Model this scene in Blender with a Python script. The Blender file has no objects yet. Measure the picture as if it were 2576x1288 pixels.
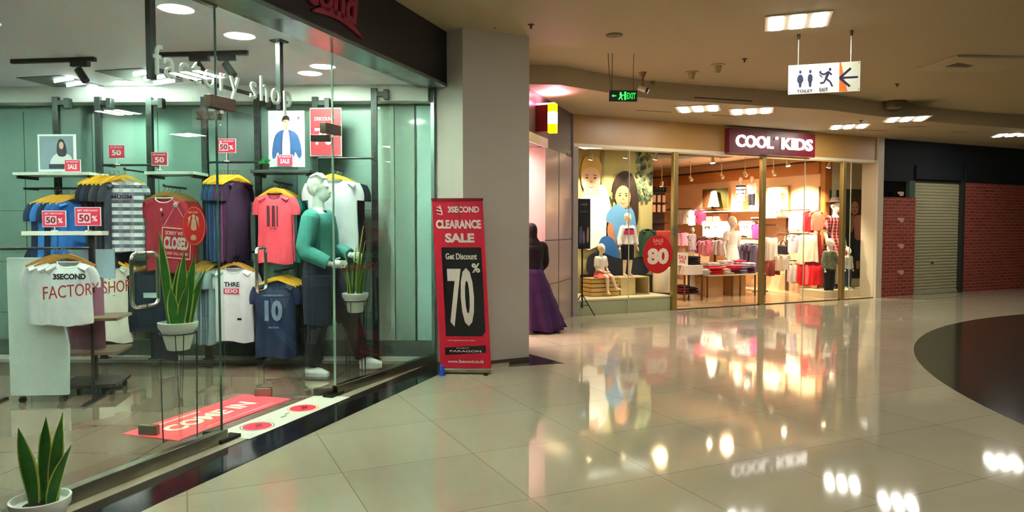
import bpy, bmesh, math, random
from mathutils import Vector, Matrix
random.seed(7)
PI = math.pi; R = math.radians
SC = bpy.context.scene; COL = SC.collection
# ------------------------------------------------------------------ camera, world, exposure
FPX = 1780.0; CAMZ = 1.4; PITCH = math.atan(76 / FPX)
cam_d = bpy.data.cameras.new('camera'); cam = bpy.data.objects.new('camera', cam_d); COL.objects.link(cam)
cam_d.sensor_width = 36; cam_d.lens = FPX / 2576 * 36; cam_d.clip_start = .05; cam_d.clip_end = 100
cam.location = (0, 0, CAMZ); cam.rotation_euler = (PI / 2 - PITCH, 0, 0)
SC.camera = cam
SC.view_settings.view_transform = 'Standard'; SC.view_settings.look = 'None'; SC.view_settings.gamma = 1
SC.view_settings.use_curve_mapping = False; SC.view_settings.exposure = 1.75
w = bpy.data.worlds.new('world'); SC.world = w; w.use_nodes = True
w.node_tree.nodes['Background'].inputs[0].default_value = (.8, .85, .8, 1); w.node_tree.nodes['Background'].inputs[1].default_value = .02
# lamp strengths (emission of the diffusers)
E_MALL = 12.5; E_DOWN = 26.0; E_TUBE = 5.0; E_KIDS = 30.0
# ------------------------------------------------------------------ pixel rays
def ray(px, py):
    cp, sp = math.cos(PITCH), math.sin(PITCH)
    return Vector((px - 1288, FPX * cp - (py - 644) * sp, -FPX * sp - (py - 644) * cp))
O = Vector((0, 0, CAMZ))
def onz(px, py, z=0.0):
    d = ray(px, py); return O + d * ((z - CAMZ) / d.z)
def at(px, py, Y):
    d = ray(px, py); return O + d * (Y / d.y)
def onpl(px, py, P, n):
    d = ray(px, py); return O + d * ((Vector(P) - O).dot(Vector(n)) / d.dot(Vector(n)))
# frames: x along (left to right as seen), +y into the shop, z up
P0 = Vector((-.777, 7.24, 0)); A = Vector((math.cos(R(70.6)), math.sin(R(70.6)), 0)); AN = Vector((-A.y, A.x, 0))  # AN = into the shop
TA = R(70.6)
def FA(s, n, z=0): return P0 + A * s + AN * n + Vector((0, 0, z))
C0 = Vector((.929, 10.88, 0)); TC = R(25.0); Bx = Vector((math.cos(TC), math.sin(TC), 0)); By = Vector((-Bx.y, Bx.x, 0))
def CK(t, y, z=0): return C0 + Bx * t + By * y + Vector((0, 0, z))
def ckp(px, py, y): return onpl(px, py, CK(0, y), By)          # world point seen at a pixel on the plane y metres inside
def ckt(px, y): return (ckp(px, 568, y) - C0).dot(Bx)
def ckz(px, py, y): return ckp(px, py, y).z
# ------------------------------------------------------------------ materials
def hexc(h):
    h = h.lstrip('#'); o = []
    for i in (0, 2, 4):
        v = int(h[i:i + 2], 16) / 255; o.append(v / 12.92 if v <= .04045 else ((v + .055) / 1.055) ** 2.4)
    return tuple(o)
_m = {}
def M(h, rough=.6, metal=0.0, bump=0.0, var=.06, scale=30, coat=0.0, name=None, ior=1.45):
    k = (h, rough, metal, bump, var, scale, coat)
    if k in _m: return _m[k]
    m = bpy.data.materials.new(name or 'paint_' + h.strip('#')); m.use_nodes = True; nt = m.node_tree; n = nt.nodes; l = nt.links
    p = n['Principled BSDF']; c = hexc(h)
    tc = n.new('ShaderNodeTexCoord'); no = n.new('ShaderNodeTexNoise'); no.inputs['Scale'].default_value = scale; no.inputs['Detail'].default_value = 3
    l.new(tc.outputs['Object'], no.inputs['Vector'])
    mx = n.new('ShaderNodeMix'); mx.data_type = 'RGBA'
    mx.inputs[6].default_value = tuple(max(0, x * (1 - var)) for x in c) + (1,); mx.inputs[7].default_value = tuple(min(1, x * (1 + var)) for x in c) + (1,)
    l.new(no.outputs['Fac'], mx.inputs[0]); l.new(mx.outputs[2], p.inputs['Base Color'])
    p.inputs['Roughness'].default_value = rough; p.inputs['Metallic'].default_value = metal; p.inputs['IOR'].default_value = ior
    p.inputs['Coat Weight'].default_value = coat; p.inputs['Coat Roughness'].default_value = .05
    if bump:
        b = n.new('ShaderNodeBump'); b.inputs['Strength'].default_value = bump; b.inputs['Distance'].default_value = .01
        l.new(no.outputs['Fac'], b.inputs['Height']); l.new(b.outputs[0], p.inputs['Normal'])
    _m[k] = m; return m
def FAB(h): return M(h, .9, 0, .25, .10, 14)
def EM(h, s):
    k = ('em', h, s)
    if k in _m: return _m[k]
    m = bpy.data.materials.new('glow_' + h.strip('#')); m.use_nodes = True; p = m.node_tree.nodes['Principled BSDF']
    c = hexc(h); p.inputs['Base Color'].default_value = c + (1,); p.inputs['Emission Color'].default_value = c + (1,); p.inputs['Emission Strength'].default_value = s
    _m[k] = m; return m
def glass_mat(name, tint, refl_ior=1.5):
    m = bpy.data.materials.new(name); m.use_nodes = True; nt = m.node_tree; n = nt.nodes; l = nt.links; n.clear()
    o = n.new('ShaderNodeOutputMaterial'); t = n.new('ShaderNodeBsdfTransparent'); g = n.new('ShaderNodeBsdfGlossy'); mix = n.new('ShaderNodeMixShader'); f = n.new('ShaderNodeFresnel')
    t.inputs[0].default_value = tint + (1,); g.inputs['Roughness'].default_value = 0.0; g.inputs[0].default_value = (.9, 1, .95, 1); f.inputs[0].default_value = refl_ior
    geo = n.new('ShaderNodeNewGeometry'); mr = n.new('ShaderNodeMath'); mr.operation = 'MULTIPLY'; inv = n.new('ShaderNodeMath'); inv.operation = 'SUBTRACT'; inv.inputs[0].default_value = 1
    l.new(geo.outputs['Backfacing'], inv.inputs[1]); l.new(f.outputs[0], mr.inputs[0]); l.new(inv.outputs[0], mr.inputs[1])
    l.new(mr.outputs[0], mix.inputs[0]); l.new(t.outputs[0], mix.inputs[1]); l.new(g.outputs[0], mix.inputs[2]); l.new(mix.outputs[0], o.inputs[0])
    return m
GLASS = glass_mat('clear_glass', (.93, .985, .955)); GLASSW = glass_mat('clear_warm_glass', (.97, .98, .96))
def stripes(h1, h2, freq, axis=2, rough=.9, ratio=.5, h3=None, f3=0):
    m = bpy.data.materials.new('striped_cloth'); m.use_nodes = True; nt = m.node_tree; n = nt.nodes; l = nt.links; p = n['Principled BSDF']
    tc = n.new('ShaderNodeTexCoord'); sp = n.new('ShaderNodeSeparateXYZ'); l.new(tc.outputs['Object'], sp.inputs[0])
    def band(ax, fr, rt):
        a = n.new('ShaderNodeMath'); a.operation = 'MULTIPLY'; a.inputs[1].default_value = fr; l.new(sp.outputs[ax], a.inputs[0])
        b = n.new('ShaderNodeMath'); b.operation = 'FRACT'; l.new(a.outputs[0], b.inputs[0])
        c = n.new('ShaderNodeMath'); c.operation = 'GREATER_THAN'; c.inputs[1].default_value = rt; l.new(b.outputs[0], c.inputs[0]); return c.outputs[0]
    mx = n.new('ShaderNodeMix'); mx.data_type = 'RGBA'; mx.inputs[6].default_value = hexc(h1) + (1,); mx.inputs[7].default_value = hexc(h2) + (1,)
    l.new(band(axis, freq, ratio), mx.inputs[0]); out = mx.outputs[2]
    if h3:
        m2 = n.new('ShaderNodeMix'); m2.data_type = 'RGBA'; m2.inputs[7].default_value = hexc(h3) + (1,); l.new(out, m2.inputs[6])
        s = n.new('ShaderNodeMath'); s.operation = 'MULTIPLY'; s.inputs[1].default_value = .45; l.new(band(0, f3, .6), s.inputs[0]); l.new(s.outputs[0], m2.inputs[0]); out = m2.outputs[2]
    l.new(out, p.inputs['Base Color']); p.inputs['Roughness'].default_value = rough; return m
def tile_mat(name, h, hline, size, rot, rough, ior, mortar=.0035, var=.05, nscale=1.5, speck=0):
    m = bpy.data.materials.new(name); m.use_nodes = True; nt = m.node_tree; n = nt.nodes; l = nt.links; p = n['Principled BSDF']
    tc = n.new('ShaderNodeTexCoord'); mp = n.new('ShaderNodeMapping'); mp.inputs['Rotation'].default_value = (0, 0, -rot); l.new(tc.outputs['Object'], mp.inputs[0])
    br = n.new('ShaderNodeTexBrick'); br.offset = 0; br.inputs['Scale'].default_value = 1; br.inputs['Brick Width'].default_value = size; br.inputs['Row Height'].default_value = size; br.inputs['Mortar Size'].default_value = mortar; br.inputs['Mortar Smooth'].default_value = .1
    l.new(mp.outputs[0], br.inputs[0]); c = hexc(h)
    br.inputs['Color1'].default_value = tuple(x * (1 - var) for x in c) + (1,); br.inputs['Color2'].default_value = tuple(min(1, x * (1 + var)) for x in c) + (1,); br.inputs['Mortar'].default_value = hexc(hline) + (1,)
    no = n.new('ShaderNodeTexNoise'); no.inputs['Scale'].default_value = nscale; no.inputs['Detail'].default_value = 6; l.new(tc.outputs['Object'], no.inputs[0])
    mx = n.new('ShaderNodeMix'); mx.data_type = 'RGBA'; mx.blend_type = 'MULTIPLY'; mx.inputs[0].default_value = 1; l.new(br.outputs['Color'], mx.inputs[6])
    cr = n.new('ShaderNodeMapRange'); cr.inputs[3].default_value = .9; cr.inputs[4].default_value = 1.08; l.new(no.outputs['Fac'], cr.inputs[0]); l.new(cr.outputs[0], mx.inputs[7])
    l.new(mx.outputs[2], p.inputs['Base Color']); p.inputs['Roughness'].default_value = rough; p.inputs['IOR'].default_value = ior
    return m
def wood_mat(name, h1, h2, rough=.35, sx=1.2, sz=9):
    m = bpy.data.materials.new(name); m.use_nodes = True; nt = m.node_tree; n = nt.nodes; l = nt.links; p = n['Principled BSDF']
    tc = n.new('ShaderNodeTexCoord'); mp = n.new('ShaderNodeMapping'); mp.inputs['Scale'].default_value = (sx, sx, sz); l.new(tc.outputs['Object'], mp.inputs[0])
    no = n.new('ShaderNodeTexNoise'); no.inputs['Scale'].default_value = 2.5; no.inputs['Detail'].default_value = 6; no.inputs['Distortion'].default_value = .6; l.new(mp.outputs[0], no.inputs[0])
    mx = n.new('ShaderNodeMix'); mx.data_type = 'RGBA'; mx.inputs[6].default_value = hexc(h1) + (1,); mx.inputs[7].default_value = hexc(h2) + (1,)
    l.new(no.outputs['Fac'], mx.inputs[0]); l.new(mx.outputs[2], p.inputs['Base Color']); p.inputs['Roughness'].default_value = rough; return m
def brick_mat(name):
    m = bpy.data.materials.new(name); m.use_nodes = True; nt = m.node_tree; n = nt.nodes; l = nt.links; p = n['Principled BSDF']
    tc = n.new('ShaderNodeTexCoord'); sp = n.new('ShaderNodeSeparateXYZ'); cb = n.new('ShaderNodeCombineXYZ'); l.new(tc.outputs['Object'], sp.inputs[0]); l.new(sp.outputs[0], cb.inputs[0]); l.new(sp.outputs[2], cb.inputs[1])
    br = n.new('ShaderNodeTexBrick'); br.inputs['Scale'].default_value = 1; br.inputs['Brick Width'].default_value = .2; br.inputs['Row Height'].default_value = .066; br.inputs['Mortar Size'].default_value = .007
    br.inputs['Color1'].default_value = hexc('#7c2f24') + (1,); br.inputs['Color2'].default_value = hexc('#93402e') + (1,); br.inputs['Mortar'].default_value = hexc('#a8685a') + (1,)
    l.new(cb.outputs[0], br.inputs[0]); l.new(br.outputs[0], p.inputs['Base Color']); p.inputs['Roughness'].default_value = .7
    b = n.new('ShaderNodeBump'); b.inputs['Strength'].default_value = .5; b.inputs['Distance'].default_value = .01; b.invert = True; l.new(br.outputs['Fac'], b.inputs['Height']); l.new(b.outputs[0], p.inputs['Normal'])
    return m
STEEL = M('#b9bab4', .22, 1.0, name='brushed_steel'); BLACKM = M('#23282a', .4, .3, name='black_metal'); CHROME = M('#e6e6e2', .08, 1.0, name='chrome')
RAILM = M('#8c8c78', .28, 1.0, name='rail_steel'); GOLDM = M('#a8935c', .35, .7, name='gold_metal')
WHITE = M('#eeeeea', .5, name='white_paint'); RED = M('#d0112c', .5, name='red_print'); BLACK = M('#0c0c0e', .45, name='black_print')
# ------------------------------------------------------------------ mesh builder
class MB:
    def __init__(s, xf=None): s.v = []; s.f = []; s.mi = []; s.mats = []; s.xf = xf or Matrix()
    def add(s, vs, fs, mat):
        if mat not in s.mats: s.mats.append(mat)
        i = s.mats.index(mat); b = len(s.v); s.v += [s.xf @ Vector(v) for v in vs]
        for f in fs: s.f.append([b + k for k in f]); s.mi.append(i)
        return s
    def box(s, x0, x1, y0, y1, z0, z1, mat, xf=None):
        vs = [Vector((x, y, z)) for z in (z0, z1) for y in (y0, y1) for x in (x0, x1)]
        if xf: vs = [xf @ v for v in vs]
        return s.add(vs, [(0, 2, 3, 1), (4, 5, 7, 6), (0, 1, 5, 4), (2, 6, 7, 3), (0, 4, 6, 2), (1, 3, 7, 5)], mat)
    def tube(s, pts, r, mat, n=10, cap=True, ry=None):
        pts = [Vector(p) for p in pts]; m = len(pts); rs = r if isinstance(r, (list, tuple)) else [r] * m
        vs = []; fs = []; pn = None
        for i, p in enumerate(pts):
            t = (pts[min(i + 1, m - 1)] - pts[max(i - 1, 0)]); t = t.normalized() if t.length > 1e-9 else Vector((0, 0, 1))
            if pn is None:
                h = Vector((1, 0, 0)) if abs(t.x) < .8 else Vector((0, 1, 0)); u = (h - t * h.dot(t)).normalized()
            else: u = pn - t * pn.dot(t); u = u.normalized() if u.length > 1e-6 else pn
            pn = u; v = t.cross(u); k2 = 1 if ry is None else ry
            for k in range(n):
                a = 2 * PI * k / n; vs.append(p + u * (math.cos(a) * rs[i]) + v * (math.sin(a) * rs[i] * k2))
        for i in range(m - 1):
            for k in range(n): fs.append((i * n + k, i * n + (k + 1) % n, (i + 1) * n + (k + 1) % n, (i + 1) * n + k))
        if cap: fs.append(tuple(range(n - 1, -1, -1))); fs.append(tuple((m - 1) * n + k for k in range(n)))
        return s.add(vs, fs, mat)
    def lathe(s, prof, mat, n=24, c=(0, 0, 0), sy=1.0):
        vs = []; fs = []; m = len(prof); c = Vector(c)
        for r, z in prof:
            for k in range(n): a = 2 * PI * k / n; vs.append(c + Vector((r * math.cos(a), r * sy * math.sin(a), z)))
        for i in range(m - 1):
            for k in range(n): fs.append((i * n + k, i * n + (k + 1) % n, (i + 1) * n + (k + 1) % n, (i + 1) * n + k))
        if prof[0][0] > 1e-6: fs.append(tuple(range(n - 1, -1, -1)))
        if prof[-1][0] > 1e-6: fs.append(tuple((m - 1) * n + k for k in range(n)))
        return s.add(vs, fs, mat)
    def ell(s, c, r, mat, nu=14, nv=9, xf=None):
        vs = []; fs = []; c = Vector(c)
        for i in range(nv + 1):
            ph = PI * i / nv
            for k in range(nu):
                a = 2 * PI * k / nu; d = Vector((r[0] * math.sin(ph) * math.cos(a), r[1] * math.sin(ph) * math.sin(a), -r[2] * math.cos(ph)))
                if xf: d = xf @ d
                vs.append(c + d)
        for i in range(nv):
            for k in range(nu): fs.append((i * nu + k, i * nu + (k + 1) % nu, (i + 1) * nu + (k + 1) % nu, (i + 1) * nu + k))
        return s.add(vs, fs, mat)
    def rings(s, rg, mat, n=24, cap=True):          # (cx, cy, z, rx, ry)
        vs = []; fs = []; m = len(rg)
        for cx, cy, z, rx, ry in rg:
            for k in range(n): a = 2 * PI * k / n; vs.append((cx + rx * math.cos(a), cy + ry * math.sin(a), z))
        for i in range(m - 1):
            for k in range(n): fs.append((i * n + k, i * n + (k + 1) % n, (i + 1) * n + (k + 1) % n, (i + 1) * n + k))
        if cap: fs.append(tuple(range(n - 1, -1, -1))); fs.append(tuple((m - 1) * n + k for k in range(n)))
        return s.add(vs, fs, mat)
    def prism(s, pts, y0, y1, mat):                  # outline in x,z extruded along y
        n = len(pts); vs = [(x, y0, z) for x, z in pts] + [(x, y1, z) for x, z in pts]
        return s.add(vs, [tuple(range(n)), tuple(range(2 * n - 1, n - 1, -1))] + [(i, i + n, (i + 1) % n + n, (i + 1) % n) for i in range(n)], mat)
    def slab(s, pts, z0, z1, mat):                   # outline in x,y extruded along z
        n = len(pts); vs = [(p[0], p[1], z0) for p in pts] + [(p[0], p[1], z1) for p in pts]
        return s.add(vs, [tuple(range(n - 1, -1, -1)), tuple(range(n, 2 * n))] + [(i, (i + 1) % n, (i + 1) % n + n, i + n) for i in range(n)], mat)
    def flat(s, pts, y, mat): return s.add([(x, y, z) for x, z in pts], [tuple(range(len(pts)))], mat)
    def mesh(s, mesh, mat, xf=None):
        xf = xf or Matrix(); return s.add([xf @ v.co for v in mesh.vertices], [tuple(p.vertices) for p in mesh.polygons], mat)
    def data(s, name, smooth=40):
        me = bpy.data.meshes.new(name); me.from_pydata([tuple(v) for v in s.v], [], s.f)
        for m in s.mats: me.materials.append(m)
        me.polygons.foreach_set('material_index', s.mi)
        bm = bmesh.new(); bm.from_mesh(me); bmesh.ops.recalc_face_normals(bm, faces=bm.faces); bm.to_mesh(me); bm.free()
        if smooth: me.shade_smooth(); me.set_sharp_from_angle(angle=R(smooth))
        me.update(); return me
    def build(s, name, parent=None, loc=(0, 0, 0), rz=0, smooth=40, bevel=0, sub=0, data=None):
        me = data or s.data(name, smooth)
        o = bpy.data.objects.new(name, me); COL.objects.link(o); o.location = loc; o.rotation_euler = (0, 0, rz)
        if parent: o.parent = parent
        if bevel:
            b = o.modifiers.new('bevel', 'BEVEL'); b.width = bevel; b.segments = 2; b.limit_method = 'ANGLE'; b.angle_limit = R(35)
        if sub: b = o.modifiers.new('sub', 'SUBSURF'); b.levels = sub; b.render_levels = sub
        return o
def tag(o, label=None, cat=None, group=None, kind=None):
    for k, v in (('label', label), ('category', cat), ('group', group), ('kind', kind)):
        if v: o[k] = v
    return o
def thing(name, label, cat, loc=(0, 0, 0), rz=0, group=None, scale=1):
    o = bpy.data.objects.new(name, None); o.empty_display_size = .1; COL.objects.link(o); o.location = loc; o.rotation_euler = (0, 0, rz); o.scale = (scale,) * 3
    return tag(o, label, cat, group)
def struct(name, mb, smooth=40, bevel=0, loc=(0, 0, 0), rz=0, parent=None):
    o = mb.build(name, parent, loc, rz, smooth=smooth, bevel=bevel)
    if not parent: o['kind'] = 'structure'
    return o
def copy_tree(o, parent=None):
    c = o.copy(); COL.objects.link(c)
    if parent: c.parent = parent
    for ch in [x for x in o.children]: copy_tree(ch, c)
    return c
_t = {}
def text_data(s, wd, ht, depth=.002, bold=0.0, shear=0.0, space=1.0):
    k = (s, round(wd, 4), round(ht, 4), depth, bold, shear)
    if k in _t: return _t[k]
    c = bpy.data.curves.new('txt', 'FONT'); c.body = s; c.size = 1; c.offset = bold; c.extrude = .5; c.shear = shear; c.space_character = 1.22 if s == 'factory shop' else 1.0; c.resolution_u = 3; c.align_x = 'CENTER'
    o = bpy.data.objects.new('txt', c); COL.objects.link(o); dg = bpy.context.evaluated_depsgraph_get(); me = bpy.data.meshes.new_from_object(o.evaluated_get(dg))
    COL.objects.unlink(o); bpy.data.objects.remove(o); bpy.data.curves.remove(c)
    xs = [v.co.x for v in me.vertices]; ys = [v.co.y for v in me.vertices]
    x0, x1, y0, y1 = min(xs), max(xs), min(ys), max(ys)
    if ht is None: ht = wd * (y1 - y0) / (x1 - x0)
    for v in me.vertices: v.co = ((v.co.x - (x0 + x1) / 2) / (x1 - x0) * wd, -v.co.z * depth, (v.co.y - (y0 + y1) / 2) / (y1 - y0) * ht)
    _t[k] = me; return me
def text(mb, s, cx, cz, wd, ht, mat, y=0.0, depth=.002, bold=.02, shear=0.0, rot=0.0):
    mb.mesh(text_data(s, wd, ht, depth, bold, shear), mat, Matrix.Translation((cx, y, cz)) @ Matrix.Rotation(rot, 4, 'Y')); return mb
def ellp(cx, cz, rx, rz, n=28, a0=0, a1=2 * PI):
    e = n if abs(a1 - a0 - 2 * PI) < 1e-6 else n + 1
    return [(cx + rx * math.cos(a0 + (a1 - a0) * k / n), cz + rz * math.sin(a0 + (a1 - a0) * k / n)) for k in range(e)]
def rect(x0, x1, z0, z1): return [(x0, z0), (x1, z0), (x1, z1), (x0, z1)]
def art(mb, layers, sc=(1, 1), off=(0, 0), y=0.0, step=.0012):   # printed layers, each a hair in front of the last
    for i, (col, pts) in enumerate(layers): mb.flat([(off[0] + x * sc[0], off[1] + z * sc[1]) for x, z in pts], y - step * (i + 1), M(col, .5) if isinstance(col, str) else col)
def blob(pts, n=3):          # smooth a closed outline
    for _ in range(n):
        q = []
        for i in range(len(pts)):
            a = pts[i]; b = pts[(i + 1) % len(pts)]; q += [(a[0] * .75 + b[0] * .25, a[1] * .75 + b[1] * .25), (a[0] * .25 + b[0] * .75, a[1] * .25 + b[1] * .75)]
        pts = q
    return pts
# ================================================================== STRUCTURE
ZC = 3.33; ZL = 3.10; ZS = 2.82
floor_m = tile_mat('polished_cream_tile', '#b2ae94', '#928d74', .8, TC, .055, 1.62)
dark_m = tile_mat('polished_dark_granite', '#37352a', '#24231c', .8, TC, .12, 1.55, nscale=20)
shopfl_m = tile_mat('polished_brown_tile', '#7c695a', '#65564a', .6, R(-2), .045, 1.62)
kidsfl_m = tile_mat('cream_shop_tile', '#c9ac86', '#a58c69', .6, TC, .12, 1.5)
struct('floor', MB().slab([(-9, -5), (15, -5), (15, 24), (-9, 24)], -.2, 0, floor_m))
# dark inlay disc, right
struct('floor', MB().slab([(11.11 + 7.538 * math.cos(R(a)), 4.25 + 7.538 * math.sin(R(a))) for a in range(95, 266, 2)], -.01, .0015, dark_m))
w1 = onz(1331, 893); w2 = onz(1420, 914); w3 = onz(1331, 923)
struct('floor', MB().slab([(w2.x, w2.y), (w1.x, w1.y + .05), (w1.x - .2, w1.y + .1), (w3.x - .2, w3.y)][::-1], -.01, .0018, dark_m))
# near the glass: light strip and dark border strip
def strip(n0, n1, s0, s1, z1, mat, z0=-.01):
    return MB().slab([tuple(FA(s0, -n0))[:2], tuple(FA(s0, -n1))[:2], tuple(FA(s1, -n1))[:2], tuple(FA(s1, -n0))[:2]], z0, z1, mat)
struct('trim_1', strip(-.02, .29, -9, -.02, .003, M('#1a1a1a', .09, name='black_granite', ior=1.55)))
struct('trim_2', strip(-.11, -.02, -9, -.1, .006, M('#b5ad96', .25, name='pale_threshold')))
# shop floor, ceiling and walls (left shop)
WB = R(-1.5); W0 = Vector((-.80, 7.40, 0)); WX = Vector((math.cos(WB), math.sin(WB), 0))     # back wall line, x to the right
def BW(d, y=0, z=0): return W0 + WX * d + Vector((-WX.y, WX.x, 0)) * y + Vector((0, 0, z))    # d<0 goes left, y<0 comes out of the wall
LW = -7.0; gl = FA(-9, .14)
pL = BW(-6.2); pR = BW(0)
sh = [(FA(-9, .13).x, FA(-9, .13).y), (FA(.05, .05).x, FA(.05, .05).y), (pR.x, pR.y), (pL.x, pL.y), (LW, 2), (LW, -1)]
struct('floor', MB().slab([FA(-9, .12)[:2], FA(-1.6, .12)[:2], (-.80, 7.25), (pR.x, pR.y + .02), (pL.x, pL.y + .02), (LW, 2), (LW, -1.3)], -.01, .004, shopfl_m))
struct('ceiling', MB().slab([FA(-9, .10)[:2], FA(0, .10)[:2], (pR.x, pR.y + .02), (pL.x, pL.y + .02), (LW, 2), (LW, -1.3)], ZS, ZC + .05, M('#e6e3ee', .6, name='shop_ceiling_paint')))
wall_sg = tile_mat('sage_wall_panels', '#8fae9a', '#4d6156', 1.2, 0, .25, 1.5)
mb = MB(); mb.box(-6.4, .0, 0, .12, 0, ZC, M('#72918a', .3, var=.03, name='sage_wall'))
for x in (-5.2, -4.35, -3.62, -2.92, -2.18, -1.45): mb.box(x - .003, x + .003, -.004, 0, .2, 2.6, M('#2e3c36', .6))
for z in (.48, 1.02, 1.56): mb.box(-6.3, -.02, -.003, 0, z - .003, z + .003, M('#3f5249', .6))
struct('wall_back', mb, loc=W0, rz=WB)
struct('wall_left', MB().box(LW - .12, LW, -1.4, 7.7, 0, ZC, M('#8dab98', .4)))
struct('baseboard_back', MB().box(-6.4, -.02, -.06, 0, 0, .20, M('#4e5b55', .35)), loc=W0, rz=WB)
struct('trim_3', MB().box(-6.4, -.02, -.16, -.06, 0, .035, M('#c9ccc4', .4)), loc=W0, rz=WB)
struct('trim_4', MB().box(-6.4, -.04, -.22, -.01, 2.66, ZS + .01, M('#d7dcd6', .5, name='white_bulkhead')), loc=W0, rz=WB)
mb = MB()                                                        # pale glass panels at the right end of the back wall
for x0, x1, c in ((-.62, -.42, '#9fb8ab'), (-.42, -.2, '#8aa79b'), (-.2, -.02, '#a9d4cc')): mb.box(x0 + .004, x1 - .004, -.03, -.004, .2, 2.64, M(c, .08, .0, coat=.8))
mb.box(-.21, -.19, -.04, -.004, .2, 2.66, M('#2c3a38', .3))
struct('trim_5', mb, loc=W0, rz=WB)
# pillar beside the shop
pc = [(-.82, 7.31), (-.482, 6.98), (.177, 7.33), (.10, 8.1), (-.82, 8.1)]
struct('wall_pillar', MB().slab(pc, 0, ZC + .02, M('#cbc6bb', .55, var=.03, name='pillar_paint')))
mb = MB(); mb.slab([(-.487, 6.972), (.185, 7.327), (.177, 7.34), (-.482, 6.985)], 0, .035, M('#55503f', .4)); struct('baseboard_pillar', mb)
# glass front
GH = 2.82; GT = .012
def pane(x0, x1, z0, z1, mat=GLASS): return MB().box(x0, x1, -GT / 2, GT / 2, z0, z1, mat)
gA = FA(-2.93, .13); gR0 = Vector((-1.468, 5.77, 0)); gR1 = Vector((-.80, 7.25, 0)); TR = math.atan2(gR1.y - gR0.y, gR1.x - gR0.x); LR = (gR1 - gR0).length
wn = struct('window_1', pane(-6, 0, .03, GH), loc=gA, rz=TA)
struct('rail', MB().box(-6, .02, -.03, .03, 0, .085, RAILM), parent=wn, bevel=.003)
struct('top_channel', MB().box(-6, 0, -.02, .02, GH - .05, GH, STEEL), parent=wn)
struct('joint', MB().box(-.006, .0, -.007, .007, .085, GH - .05, M('#3e6a5a', .1)), parent=wn)
wn2 = struct('window_2', pane(.02, LR, .03, GH), loc=gR0, rz=TR)
struct('rail', MB().box(.02, LR, -.03, .03, 0, .085, RAILM), parent=wn2, bevel=.003)
struct('joint', MB().box(.018, .026, -.008, .008, .085, GH, M('#8fb5a4', .1)), parent=wn2)
struct('end_channel', MB().box(LR - .02, LR, -.02, .02, .085, GH, M('#7e9a92', .3, .6)), parent=wn2)
wn3 = struct('window_3', pane(.0, 1.31, 2.15, GH), loc=gA, rz=TA)
# door sill stickers are things (below); the doors
DOORH = 2.13
def glass_door(piv, ang, n):
    d = struct('door_%d' % n, pane(0, .63, .012, DOORH), loc=piv, rz=ang)
    struct('hinge_patch', MB().box(0, .16, -.018, .018, .008, .06, M('#3c3a34', .3, .8)).box(0, .16, -.018, .018, DOORH - .05, DOORH + .004, M('#4a4238', .3, .8)), parent=d, bevel=.003)
    struct('lock_patch', MB().box(.50, .635, -.02, .02, .01, .075, M('#807a6c', .3, .9)), parent=d, bevel=.003)
    mb = MB()
    for sg in (-1, 1):
        pts = [(.57, 0, 1.12)]
        pts = [(.57, sg * .006, 1.22), (.57, sg * .06, 1.22)] + [(.57, sg * (.08 + .045 * math.sin(a)), 1.175 + .045 * math.cos(a)) for a in [R(x) for x in (0, 22, 45, 67, 90)]]
        pts += [(.57, sg * (.08 + .045 * math.cos(a)), .915 - .045 * math.sin(a)) for a in [R(x) for x in (0, 22, 45, 67, 90)]] + [(.57, sg * .06, .87), (.57, sg * .006, .87)]
        mb.tube(pts, .0135, CHROME, 12)
    struct('door_handle', mb, parent=d)
    return d
glass_door((-1.863, 4.555, 0), R(169), 1)
glass_door((-1.468, 5.77, 0), R(183), 2)
for p, r_ in (((-1.863, 4.555, 0), TA), ((-1.468, 5.77, 0), TA)):       # header blocks and floor springs
    m = MB().box(-.11, .11, -.03, .03, DOORH + .01, DOORH + .09, M('#5b4d40', .3, .6)).box(-.02, .02, -.012, .012, DOORH - .02, DOORH + .02, STEEL)
    struct('trim_6', m, loc=p, rz=r_, bevel=.004)
    struct('trim_7', MB().box(-.09, .09, -.045, .045, .004, .03, M('#2b2b28', .3, .7)), loc=p, rz=r_, bevel=.004)
# fascia of the left shop
mb = MB().box(-9, -.05, -.15, -.08, ZS - .0, ZC, M('#171416', .45, name='black_fascia')).box(-9, -.05, -.15, .14, ZS - .03, ZS, M('#6e7c78', .25, .4, name='soffit_metal')).box(-.06, -.05, -.15, .1, ZS - .03, ZC, M('#171416', .45))
struct('trim_8', mb, loc=P0, rz=TA)
# mall ceiling: upper part and lower part with the curved step between
edge = [(-.3, 8.3), (.23, 8.59), (.58, 8.62), (1.33, 9.2), (1.80, 9.52), (2.5, 9.78), (3.43, 10.08), (4.7, 10.5), (5.45, 10.95), (6.6, 11.55), (7.9, 12.1), (9.5, 12.7), (12, 13.4), (15, 14)]
ceil_m = M('#b7a783', .7, var=.02, scale=2, name='ceiling_paint'); ceil2_m = M('#b9a888', .7, var=.02, scale=2, name='ceiling_paint_lower')
struct('ceiling', MB().slab([(-.05 + P0.x, 7.0), (-.8, 8.1)] + edge + [(15, -5), tuple(FA(-12.5, -.13))[:2]], ZC, ZC + .08, ceil_m))
struct('ceiling', MB().slab([(-1.2, 8.1), (-1.2, 24), (15, 24)] + edge[::-1], ZL, ZC + .09, ceil2_m))
struct('wall_rear', MB().box(-9, 15, -5.12, -5, 0, ZC, M('#b9b2a0', .6)))
struct('wall_right', MB().box(15, 15.12, -5, 24, 0, ZC, M('#b9b2a0', .6)))
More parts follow.
